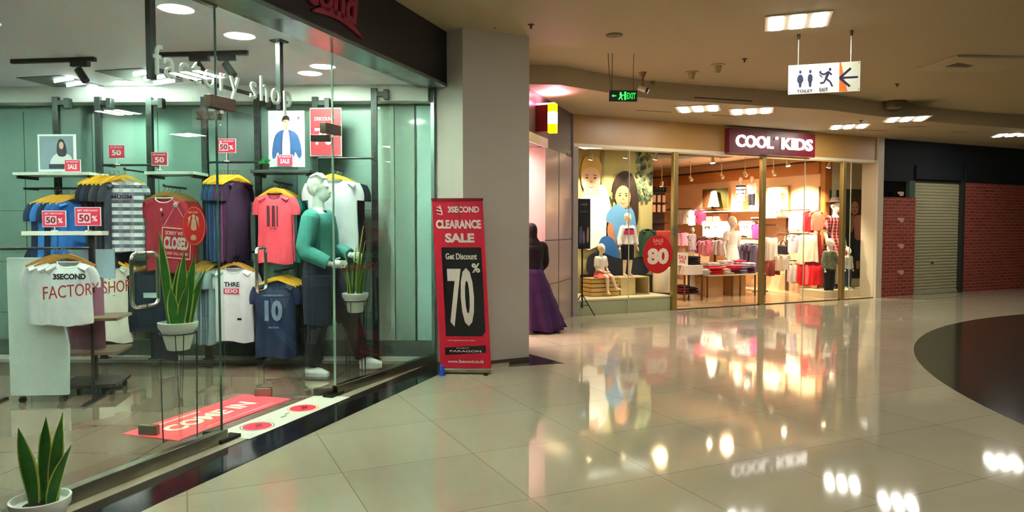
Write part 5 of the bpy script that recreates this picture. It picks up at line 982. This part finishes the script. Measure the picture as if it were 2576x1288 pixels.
for x, y in ((2.6, 1.2), (4.2, 1.2), (3.4, 2.3)):
    t = thing('downlight', 'round downlight in the ceiling of the kids shop', 'light', CK(x, y, 2.92), 0, 'downlights of the kids shop'); MB().lathe([(.1, 0), (.115, -.006), (.115, 0)], WHITE, 24).build('trim_ring', t); MB().lathe([(0, -.005), (.1, -.005)], EM('#fff0d8', 26), 24).build('diffuser', t)
# ---- shop furniture: wall bays, rails, shelves
KW = M('#5a4030', .5, name='bay_metal')

def bay(px0, px1, rows, label):
    a = ksp(px0, 600, 0); b = ksp(px1, 600, 0); t = thing('wall_rack', label, 'rack', (a.x, a.y, 0), TS); Lg = ((b - a).xy).length
    for x in (0, Lg): MB().box(x - .015, x + .015, -.035, -.005, 0, 2.2, KW).build('upright', t)
    for z, kind in rows:
        if kind == 'rail': MB().tube([(0, -.3, z), (Lg, -.3, z)], .012, KW, 8).build('rail', t)
        else: MB().box(0, Lg, -.4, -.01, z - .025, z, M('#e6c6a6', .4)).build('shelf', t)
        for x in (.0, Lg): MB().box(x - .01, x + .01, -.35, -.005, z - .045, z - .025, KW).build('bracket', t)
    return t
def wz(py, px, out=.3): return ksp(px, py, out).z
bay(1700, 1800, [(wz(524, 1750), 'rail'), (wz(596, 1750), 'rail')], 'wall rack with white and pink baby clothes on the left')
bay(1801, 1915, [(wz(530, 1858), 'shelf'), (wz(562, 1858), 'rail'), (wz(622, 1858), 'shelf')], 'wall rack with a shelf of mannequins behind the entrance')
bay(1922, 1981, [(wz(546, 1950), 'shelf'), (wz(566, 1950), 'rail')], 'wall rack seen just right of the middle gold post')
bay(1984, 2062, [(wz(528, 2020), 'rail'), (wz(588, 2020), 'rail'), (wz(657, 2020), 'rail')], 'wall rack with red clothes before the wood pilaster')
def kclothes(px, py, y, mat, label, grp, s=.5, rot=0, kind='tshirt', seed=0, **kw):
    out = .3 if y > 3.45 else .72; p = ksp(px, py, out + (3.6 - y if y > 3.45 else 0)); cat = {'tshirt': 't-shirt', 'dress': 'dress', 'skirt': 'skirt', 'trousers': 'trousers'}[kind]
    nm = {'tshirt': 'child_tshirt', 'dress': 'child_dress', 'skirt': 'child_skirt', 'trousers': 'child_trousers'}[kind]
    return tshirt(p + Vector((0, 0, .09 * s)), TS + rot, mat, label, grp, seed=seed, scale=s, name=nm, cat=cat, **kw)
rn = random.Random(11)
def row(px0, px1, py, y, pal, label, group, n, s=.5, rot=.9, kind='tshirt', **kw):
    for i in range(n):
        u = (i + .5) / n; kclothes(px0 + (px1 - px0) * u, py + rn.uniform(-2, 2), y - rn.uniform(0, .06), FAB(pal[i % len(pal)]), label, group, s * rn.uniform(.93, 1.05), rot + rn.uniform(-.15, .15), kind, i, **kw)
row(1706, 1752, 528, 3.65, ['#f4ede8', '#ffffff', '#f6e9e2', '#f2efe9'], 'white baby top on the upper left rail of the kids shop', 'white baby tops, upper left rail', 6, .55, .35)
row(1756, 1772, 528, 3.65, ['#b8305a', '#a3213f'], 'magenta baby top on the upper left rail', 'magenta baby tops', 3, .55, .5)
row(1708, 1725, 583, 3.6, ['#e3a0b6', '#8e2440'], 'pink baby top beside the lavender dress mannequin', 'pink baby tops left', 3, .5, .5)
row(1745, 1775, 600, 3.6, ['#5e1626', '#7d2438', '#3a1018'], 'dark red child top on the lower left rail', 'dark red child tops', 4, .5, .6)
row(1772, 1832, 556, 3.6, ['#f7f2ee', '#ffffff', '#efe6e2'], 'white child shirt on the rail behind the white-dress mannequin', 'white child shirts on the middle rail', 6, .62, .35)
row(1868, 1896, 556, 3.6, ['#b8a6ac', '#3a3038', '#c9bcc4'], 'grey patterned child top on the middle rail', 'grey patterned child tops', 4, .55, .6)
row(1898, 1912, 562, 3.6, ['#e0448c', '#d93a80'], 'hot pink child top on the middle rail', 'hot pink child tops', 2, .55, .2)
row(1868, 1912, 612, 2.9, ['#8b7f98', '#6a6078', '#9a90a6', '#5a5068', '#787088', '#4c445a'], 'mauve grey coat hung side-on behind the display table', 'mauve grey coats behind the display table', 8, .8, .95, Lh=.8)
row(1762, 1790, 603, 2.9, ['#e48aa6', '#f0a2ba', '#e27c9c'], 'pink child tee on the rack behind the display table', 'pink child tees behind the table', 3, .55, .3)
row(1797, 1822, 603, 2.9, ['#c9b8bc', '#dccdd0', '#b8a4aa'], 'beige pink child tee on the rack behind the display table', 'beige child tees behind the table', 3, .55, .3)
a = ksp(1760, 600, .72); b = ksp(1914, 600, .72); t = thing('clothes_rail', 'freestanding black rail behind the display table', 'rail', (a.x, a.y, 0), TS); Lg = ((b - a).xy).length; zz = ksp(1830, 603, .72).z + .03
MB().tube([(0, 0, zz), (Lg, 0, zz)], .012, KW).build('bar', t)
for x in (0, Lg): MB().tube([(x, 0, .02), (x, 0, zz)], .012, KW).box(x - .02, x + .02, -.2, .2, 0, .02, KW).build('leg', t)
row(1925, 1945, 595, 3.0, ['#d9d0c8', '#8a9a88', '#c9c0b8'], 'pale child dress right of the middle gold post', 'pale child dresses right of the post', 4, .62, .4, 'dress', Lh=.8, tank=True)
row(1928, 1955, 655, 3.0, ['#8a3a3a', '#9a4444', '#7a3030'], 'dull red child trousers right of the middle gold post', 'dull red child trousers', 4, .62, .5, 'trousers', Lh=.5, sleeve=0, W=.3)
row(1955, 1982, 640, 3.4, ['#d8c9b8', '#e4d8cc'], 'beige child top below the black handbag', 'beige child tops below the bag', 2, .5, .4)
row(1995, 2015, 532, 3.6, ['#fbf4ea', '#ffffff'], 'white child top on the upper rail of the red clothes rack', 'white tops of the red clothes rack', 3, .6, .35)
kclothes(2034, 530, 3.55, FAB('#e01322'), 'bright red sleeveless child top on the right wall rack', None, .72, .15, 'tshirt', 0, W=.34, Lh=.6, tank=True)
row(2048, 2058, 530, 3.65, ['#e8a48c', '#d98a72'], 'salmon child top at the end of the upper right rail', 'salmon child tops', 2, .6, .8)
row(1992, 2012, 588, 3.6, ['#cfc2cc', '#d9cfd8', '#bfb0c0'], 'pale lilac child top on the middle right rail', 'pale lilac child tops', 3, .6, .4)
row(2022, 2052, 588, 3.6, ['#f4dfc4', '#f0d8ba', '#f7e8d2', '#9a2030'], 'cream child dress on the middle right rail', 'cream child dresses', 4, .68, .5, 'dress', Lh=.9, tank=True, flare=1.3)
row(1990, 2012, 664, 3.6, ['#bdb0ae', '#d0c4c0', '#a89a98'], 'grey child trousers on the lower right rail', 'grey child trousers', 5, .62, .8, 'trousers', Lh=.62, sleeve=0, W=.3)
row(2015, 2058, 664, 3.6, ['#d81826', '#e8202c', '#c01020', '#f06a70', '#d01020'], 'red child skirt on the lower right rail', 'red child skirts', 6, .66, .55, 'skirt', Lh=.62, sleeve=0, W=.32)
p = ksp(1969, 640, .3); t = thing('handbag', 'black handbag on the wall rack right of the middle gold post', 'bag', p, TS); MB().box(-.13, .13, -.05, .05, 0, .2, M('#1a1720', .5)).build('body', t, bevel=.03); MB().tube([(.07 * math.cos(a), 0, .2 + .09 * math.sin(a)) for a in [R(x) for x in range(0, 181, 20)]], .008, M('#1a1720', .5), 8).build('handle', t)
tag(MB().box(-.14, .14, -.06, .06, -.03, 0, M('#c9a888', .4)).build('bag_shelf', None, p, TS), 'small ledge carrying the black handbag', 'shelf')
p = ckp(1938, 607, 2.9)
q = ksp(1942, 655, .72); t = tshirt(q + Vector((0, 0, .17)), TS + .5, M('#e8a820', .7, 0, .1, .5, 12), 'yellow and green patterned child top beside the gold post', scale=.42, name='child_tshirt', cat='t-shirt', seed=0)
# display table with folded clothes
ta, tb = ckt(1752, 1.6), ckt(1896, 1.6); t = thing('display_table', 'low dark-framed table heaped with folded children clothes', 'table', CK(ta, 1.6), TC); Lg = tb - ta; zt_ = ckz(1820, 690, 1.3)
MB().box(0, Lg, -.35, .35, zt_ - .03, zt_, M('#d8c3a0', .4)).build('table_top', t, bevel=.003)
for x in (0, .42 * Lg, .56 * Lg, .82 * Lg, Lg):
    MB().box(x - .012, x + .012, -.35, -.326, 0, zt_ - .03, KW).build('leg', t)
for x in (0, Lg): MB().box(x - .012, x + .012, .326, .35, 0, zt_ - .03, KW).build('leg', t)
c_ = CK(ta + .22 * Lg, 1.7); tag(MB().box(0, .30 * Lg, -.2, .2, 0, zt_ - .06, M('#d2a470', .5)).build('cardboard_box', None, CK(ta + .12 * Lg, 1.72), TC, bevel=.005), 'light brown box standing under the table, left one', 'box', None)
tag(MB().box(0, .22 * Lg, -.2, .2, 0, zt_ - .06, M('#caa068', .5)).build('cardboard_box', None, CK(ta + .60 * Lg, 1.72), TC, bevel=.005), 'light brown box standing under the table, right one', 'box', None)
def fold_pile(px, yd, z, n, pal, label, group, w_=.15, d_=.12, h=.035, shape=0):
    base = CK(ckt(px, yd), yd, z)
    for i in range(n):
        key = ('fold', pal[i % len(pal)], round(w_, 3), i % 3)
        if key not in _t:
            r2 = random.Random(i % 3 + int(w_ * 999)); mb = MB(); m = FAB(pal[i % len(pal)]); nx = 12; ny = 8; vs = []; fs = []
            for s in (0, 1):
                for a in range(ny + 1):
                    for b in range(nx + 1):
                        u = b / nx * 2 - 1; v = a / ny * 2 - 1; e = (1 - abs(u) ** 6) * (1 - abs(v) ** 6)
                        vs.append((u * w_ * (1 + .06 * math.sin(3 * v + i)), v * d_ * (1 + .05 * math.sin(4 * u)), (h * (.5 + .5 * e ** .5) + .008 * math.sin(5 * u + i) * e if s else h * .5 - h * .5 * e ** .5)))
            N = (nx + 1) * (ny + 1)
            for s in (0, 1):
                for a in range(ny):
                    for b in range(nx): k = s * N + a * (nx + 1) + b; fs.append((k, k + 1, k + nx + 2, k + nx + 1))
            mb.add(vs, fs, m); _t[key] = mb.data('folded_garment', 60)
        o = MB().build('folded_garment', None, base + Vector((rn.uniform(-.01, .01), rn.uniform(-.01, .01), i * h * .98)), TC + rn.uniform(-.2, .2), data=_t[key]); tag(o, label, 'folded clothes', group)
zt2 = zt_ + .002
fold_pile(1773, 1.42, zt2, 3, ['#e9e2dc', '#d8cfd2', '#f0e8e4'], 'folded white child shirt at the front left of the table', 'folded white shirts, front left')
fold_pile(1800, 1.36, zt2, 4, ['#d01226', '#e01a2a', '#c01020', '#d8182a'], 'folded bright red child shirt at the front of the table', 'folded bright red shirts')
fold_pile(1827, 1.42, zt2, 3, ['#e8dccb', '#f2e6da', '#e9c9c0'], 'folded cream child shirt right of the bright red pile', 'folded cream shirts')
fold_pile(1845, 1.40, zt2, 5, ['#3a1018', '#5a1622', '#c0203a', '#d83058', '#e86a8a'], 'folded red and maroon child shirt on the table', 'folded maroon shirts')
fold_pile(1864, 1.40, zt2, 5, ['#9a8aa6', '#a89ab4', '#8a7a98', '#b4a8c0', '#9a8aa6'], 'folded lilac grey child shirt on the table', 'folded lilac shirts', .11)
fold_pile(1884, 1.40, zt2, 6, ['#4a1630', '#5a1c3a', '#3c1026', '#a898b8', '#b8a8c4', '#efe8ea'], 'folded plum child shirt at the right end of the table', 'folded plum shirts', .11)
fold_pile(1790, 1.75, zt2, 6, ['#f0e6e2', '#e8387a', '#f4eeea', '#e0306a', '#e8e2de', '#f2ecea'], 'folded white or pink child shirt at the back of the table', 'folded shirts, back of the table')
fold_pile(1825, 1.75, zt2, 7, ['#efe6e2', '#f6f0ee', '#d8cccc', '#f0e8e6', '#f6f2f0', '#e8e0de', '#f4eeec'], 'folded white child shirt at the back of the table', 'folded white shirts, back of the table')
fold_pile(1858, 1.75, zt2, 7, ['#e8487a', '#f2a0b8', '#e8306a', '#f0e6e6', '#e85a8a', '#f2c2d0', '#e03a70'], 'folded pink child shirt at the back of the table', 'folded pink shirts, back of the table')
# stand with white box and sign at the left of the table
ca, cb = ckt(1706, 1.2), ckt(1752, 1.2); t = thing('display_counter', 'white display counter with dark shelves left of the table', 'counter', CK(ca, 1.2), TC); Lg = cb - ca; zq = ckz(1730, 668, 1.0)
z690 = ckz(1730, 692, 1.0); MB().box(0, Lg, -.2, .2, z690, zq, M('#e6d9cc', .4)).build('body', t, bevel=.004)
for x in (.01, Lg - .01): MB().box(x - .012, x + .012, -.2, -.176, 0, z690, KW).box(x - .012, x + .012, .176, .2, 0, z690, KW).build('leg', t)
MB().box(0, Lg, -.2, .2, .12, .14, KW).build('shelf', t)
fold_pile(1720, 1.2, .142, 3, ['#6a1220', '#7d1628', '#4a0e18'], 'folded dark red garment on the shelf of the white counter', 'folded garments in the white counter', .1, .12, .05)
fold_pile(1742, 1.2, .142, 2, ['#221a20', '#2c2228'], 'folded black garment on the shelf of the white counter', 'folded black garments in the counter', .1, .12, .05)
fold_pile(1744, 1.2, zq + .002, 4, ['#1c1418', '#2a2024', '#1c1418', '#2c2428'], 'folded black garment on top of the white counter', 'folded black garments on the counter', .12, .12, .04)
t = thing('sale_card', 'small white card with red lettering on the white counter', 'sign', CK(ckt(1724, 1.02), 1.1, zq), TC); MB().box(-.13, .13, -.006, .006, 0, .24, M('#f3e4d8', .4)).build('card', t); mb = MB(); text(mb, 'SALE', 0, .15, .18, .07, RED, -.007, .001, .02, 0, .2); text(mb, '50%', 0, .07, .14, .06, RED, -.007, .001, .02, 0, .2); mb.build('lettering', t)
# white dress mannequin + others
WM = M('#f3ece0', .35, name='warm_white_mannequin')
q = CK(ckt(1842, 2.5), 2.5, 0); Hk = ckz(1842, 545, 2.5) / 1.03
figure('child_mannequin', 'child mannequin in a white dress standing behind the display table', 'mannequin', q, TC, Hk, None, WM, 1.25, .014, top=dict(mat=F('#f7f5f0'), sleeve=.3, hem=.06, grow=.012, name='bodice'), bottom=dict(kind='skirt', mat=F('#f7f5f0'), hem=.36, flare=.13), hair=dict(kind='short', mat=F('#efe0cc')))
q = CK(ckt(1742, 1.9), 1.9, ckz(1742, 640, 1.9) - .05); figure('child_mannequin', 'small child mannequin in a lavender dress at the left of the entrance', 'mannequin', (q.x, q.y, ckz(1742, 575, 1.9) - .62), TC, .62, None, WM, 1.4, .012, top=dict(mat=F('#e4d6ec'), sleeve=.5, hem=.0, grow=.016, name='dress_top'), bottom=dict(kind='skirt', mat=F('#dccbe6'), hem=.3, flare=.13), fingers=False)
st_ = MB().tube([(0, 0, 0), (0, 0, ckz(1742, 575, 1.9) - .62 + .01)], [.09, .09], WHITE, 20).build('display_plinth', None, (q.x, q.y, 0)); tag(st_, 'white round plinth under the lavender dress mannequin', 'plinth')
sz_ = wz(530, 1858)
for px, lab, c1_, c2_ in ((1862, 'shelf mannequin in a striped white top, high on the wall rack', '#f2ece4', '#f6f2ea'), (1890, 'shelf mannequin in white with black leggings, high on the wall rack', '#ffffff', '#14141a')):
    q = ksp(px, 568, .2); q.z = sz_; figure('child_mannequin', lab, 'mannequin', q, TS + .4, .74, None, WM, 1.35, .013, top=dict(mat=stripes('#f6f0e6', '#3a3a48', 12) if px == 1862 else F(c1_), sleeve=.5, hem=-.03, grow=.022, name='top'), bottom=dict(kind='pants' if px == 1890 else 'skirt', mat=F(c2_), hem=.3, flare=.13, len=.75), fingers=False)
for px, lab in ((1796, 'white triangular dress displayed in front of the dark green picture'), (1955, 'white triangular dress displayed right of the middle gold post')):
    kclothes(px, 478, 3.72, FAB('#fbf6ea'), lab, None, .8, 0, 'dress', 0, Lh=.5, tank=True, flare=2.1, W=.24)
for a, b, c0_, c1_, lab in ((1764, 1829, 476, 528, 'dark green framed picture behind the white dress'), (1925, 1980, 470, 540, 'pale framed picture right of the middle gold post')):
    p = ksp(a, c1_, .1); wd = ((ksp(b, c1_, .1) - p).xy).length; hh = ksp(a, c0_, .1).z - p.z; t = thing('picture', lab, 'picture', p, TS); MB().box(0, wd, .03, .09, 0, hh, M('#9a7a4a', .4)).build('frame', t); mb = MB(); art(mb, [('#4d4a18' if a == 1764 else '#e9d8b8', rect(.02, wd - .02, .02, hh - .02)), ('#6b4522' if a == 1764 else '#f4ead4', blob([(.03, .05), (wd * .35, .05), (wd * .4, hh * .9), (.03, hh * .9)], 1))], y=.03); mb.build('print', t)
# pink storage boxes on the middle shelf
for i, px in enumerate((1795, 1812, 1930, 1946, 1962)):
    p = ksp(px, 568, .2); p.z = (wz(530, 1858) - .33 if i < 2 else wz(546, 1950) + .002); tag(MB().box(-.11, .11, -.14, .14, 0, .2 if i > 1 else .28, M('#e0a48e', .4)).build('storage_box', None, p, TS, bevel=.005), 'salmon pink storage box ' + ('below the dark green picture' if i < 2 else 'on the shelf right of the gold post'), 'box', 'pink boxes below the picture' if i < 2 else 'pink boxes on the right shelf')
p = ksp(1804, 568, .2); p.z = wz(530, 1858) - .362; tag(MB().box(-.27, .27, -.17, .17, 0, .03, M('#e6c6a6', .4)).build('bracket_shelf', None, p, TS), 'short ledge under the salmon boxes below the green picture', 'shelf')
# accessories wall seen between mural and post
y_ = 3.0; t = thing('accessory_rack', 'dark rack of small bright packs beyond the mural', 'rack', CK(ckt(1633, y_), y_), TC); Lg = ckt(1672, y_) - ckt(1633, y_)
MB().box(0, Lg, 0, .06, .0, ckz(1650, 470, y_), M('#3a1c12', .6)).build('back_panel', t)
for py in (483, 510, 534, 560): z = ckz(1650, py, y_); MB().box(0, Lg, -.12, 0, z - .015, z, M('#2a1410', .5)).build('shelf', t)
for j, py in enumerate((510, 534)):
    for k in range(3):
        p = CK(ckt(1640 + 12 * k, y_), y_ - .07, ckz(1650, py, y_) + .002); tag(MB().box(-.04, .04, -.015, .015, 0, .16, M('#f4c9a8', .4)).build('sock_pack', None, p, TC, bevel=.01), 'pale sock pack hanging on the %s row of the accessory rack' % ('upper', 'lower')[j], 'sock pack', 'sock packs, %s row' % ('upper', 'lower')[j])
for k in range(5):
    p = CK(ckt(1637 + 7.5 * k, y_), y_ - .07, ckz(1650, 483, y_) + .001); tag(MB().ell((0, 0, .055), (.05, .05, .055), M('#1a0e0c', .5)).build('dark_hat', None, p), 'dark round hat on the top row of the accessory rack', 'hat', 'dark hats on the accessory rack')
ya = 2.3; a = ckt(1636, ya); t = thing('red_bench', 'red padded bench below the accessory rack', 'bench', CK(a, ya), TC); Lg = ckt(1690, ya) - a; MB().box(0, Lg, -.2, .2, ckz(1660, 650, ya), ckz(1660, 580, ya), M('#c2483e', .5)).build('cushion', t, bevel=.03); MB().box(.03, Lg - .03, -.18, .18, 0, ckz(1660, 650, ya), M('#5a2a22', .5)).build('base', t)
# ---- right window
p_ = 5.5; yb = .90; a, b = ckt(2126, yb), ckt(2180, yb); t = thing('mural', 'dark photo poster of a girl with curly hair and a pink top', 'poster', CK(a, yb), TC); z1_ = ckz(2150, 476, yb); z0_ = ckz(2150, 700, yb); Wd = b - a; Hd = z1_ - z0_
MB().box(0, Wd, 0, .02, z0_, z1_, M('#2e3325', .4)).build('board', t); mb = MB()
L = [('#3c4230', rect(.0, 1, .6, 1)), ('#1b1f22', rect(.0, 1, 0, .32)), ('#5a3a24', blob([(.3, .86), (.55, .95), (.85, .88), (.98, .72), (.85, .66), (.6, .74), (.35, .74)], 2)), ('#d9a07c', ellp(.42, .79, .18, .075)), ('#b88060', blob([(.2, .70), (.45, .72), (.4, .55), (.2, .5)], 1)), ('#e59a8c', blob([(.35, .7), (.75, .72), (1, .62), (1, .42), (.45, .42), (.42, .55)], 2)), ('#253a52', blob([(.42, .43), (1, .43), (1, .2), (.5, .22), (.38, .33)], 1)), ('#d9a07c', blob([(.5, .2), (.7, .2), (.66, .1), (.55, .1)], 1)), ('#4a2c1a', ellp(.32, .80, .03, .008)), ('#4a2c1a', ellp(.5, .80, .03, .008)), ('#a84038', ellp(.41, .755, .05, .008))]
art(mb, L, (Wd, Hd), (0, z0_)); mb.build('print', t)
PLAID = stripes('#d0333c', '#4a1018', 16, h3='#f2c6bf', f3=16)
q = CK(ckt(2103, .7), .72, .12); Hk = (ckz(2103, 498, .7) - .12) / 1.03
figure('child_mannequin', 'child mannequin in a dark hat and red patterned dress in the right window', 'mannequin', q, TC, Hk, None, WM, 1.2, .013, top=dict(mat=PLAID, sleeve=.4, hem=.0, grow=.014, name='dress_top'), bottom=dict(kind='skirt', mat=PLAID, hem=.36, flare=.15), hair=dict(kind='hat', mat=F('#4a3a36'), name='hat'), shoes=BLACK)
q = CK(ckt(2085, .45), .42, .0); Hk = (ckz(2087, 600, .4)) / 1.04
figure('child_mannequin', 'small child mannequin in camouflage top and black trousers beside the wood pilaster', 'mannequin', q, TC, Hk, dict(elL=(.16, -.02, .66), wrL=(.2, -.08, .56), haL=(.22, -.1, .5)), WM, 1.3, .012, top=dict(mat=M('#7c7f62', .85, 0, .2, .8, 26), sleeve=.9, hem=-.05, grow=.016, name='jacket'), bottom=dict(kind='pants', mat=F('#16161a'), name='trousers'), shoes=WHITE, hair=dict(kind='short', mat=WM), fingers=False)
q = CK(ckt(2143, .35), .42, .14); Hk = (ckz(2141, 622, .4) - .14) / 1.04
figure('child_mannequin', 'small child mannequin in grey top and jeans in front of the dark girl poster', 'mannequin', q, TC, Hk, None, WM, 1.3, .012, top=dict(mat=F('#c9c6b8'), sleeve=.9, hem=-.03, grow=.018, name='jacket'), bottom=dict(kind='pants', mat=F('#24384a'), name='trousers'), shoes=WHITE, hair=dict(kind='short', mat=WM), fingers=False)
for i, px in enumerate((2088, 2107)):
    zt_ = ckz(px, 478, .88); tag(MB().box(-.025, .025, -.012, .012, 1.55, zt_, M('#1c2a30', .5)).build('wall_stripe', None, CK(ckt(px, .88), .89), TC), 'dark vertical bar on the wall above the hat mannequin, %s one' % ('left', 'right')[i], 'bar')
# tape on the brick wall
for i, py in enumerate((487, 553, 619, 685)):
    p = ckp(2265, py, -.004); t = tag(MB().prism([(-.09, .03), (-.06, -.01), (-.02, -.02), (.0, -.05), (.09, -.04), (.1, .035), (.02, .04)], -.002, .004, M('#c9a394', .6)).build('torn_label', None, p, TC), 'torn pale label on the red brick wall, %s from the top' % ('first', 'second', 'third', 'fourth')[i], 'label')
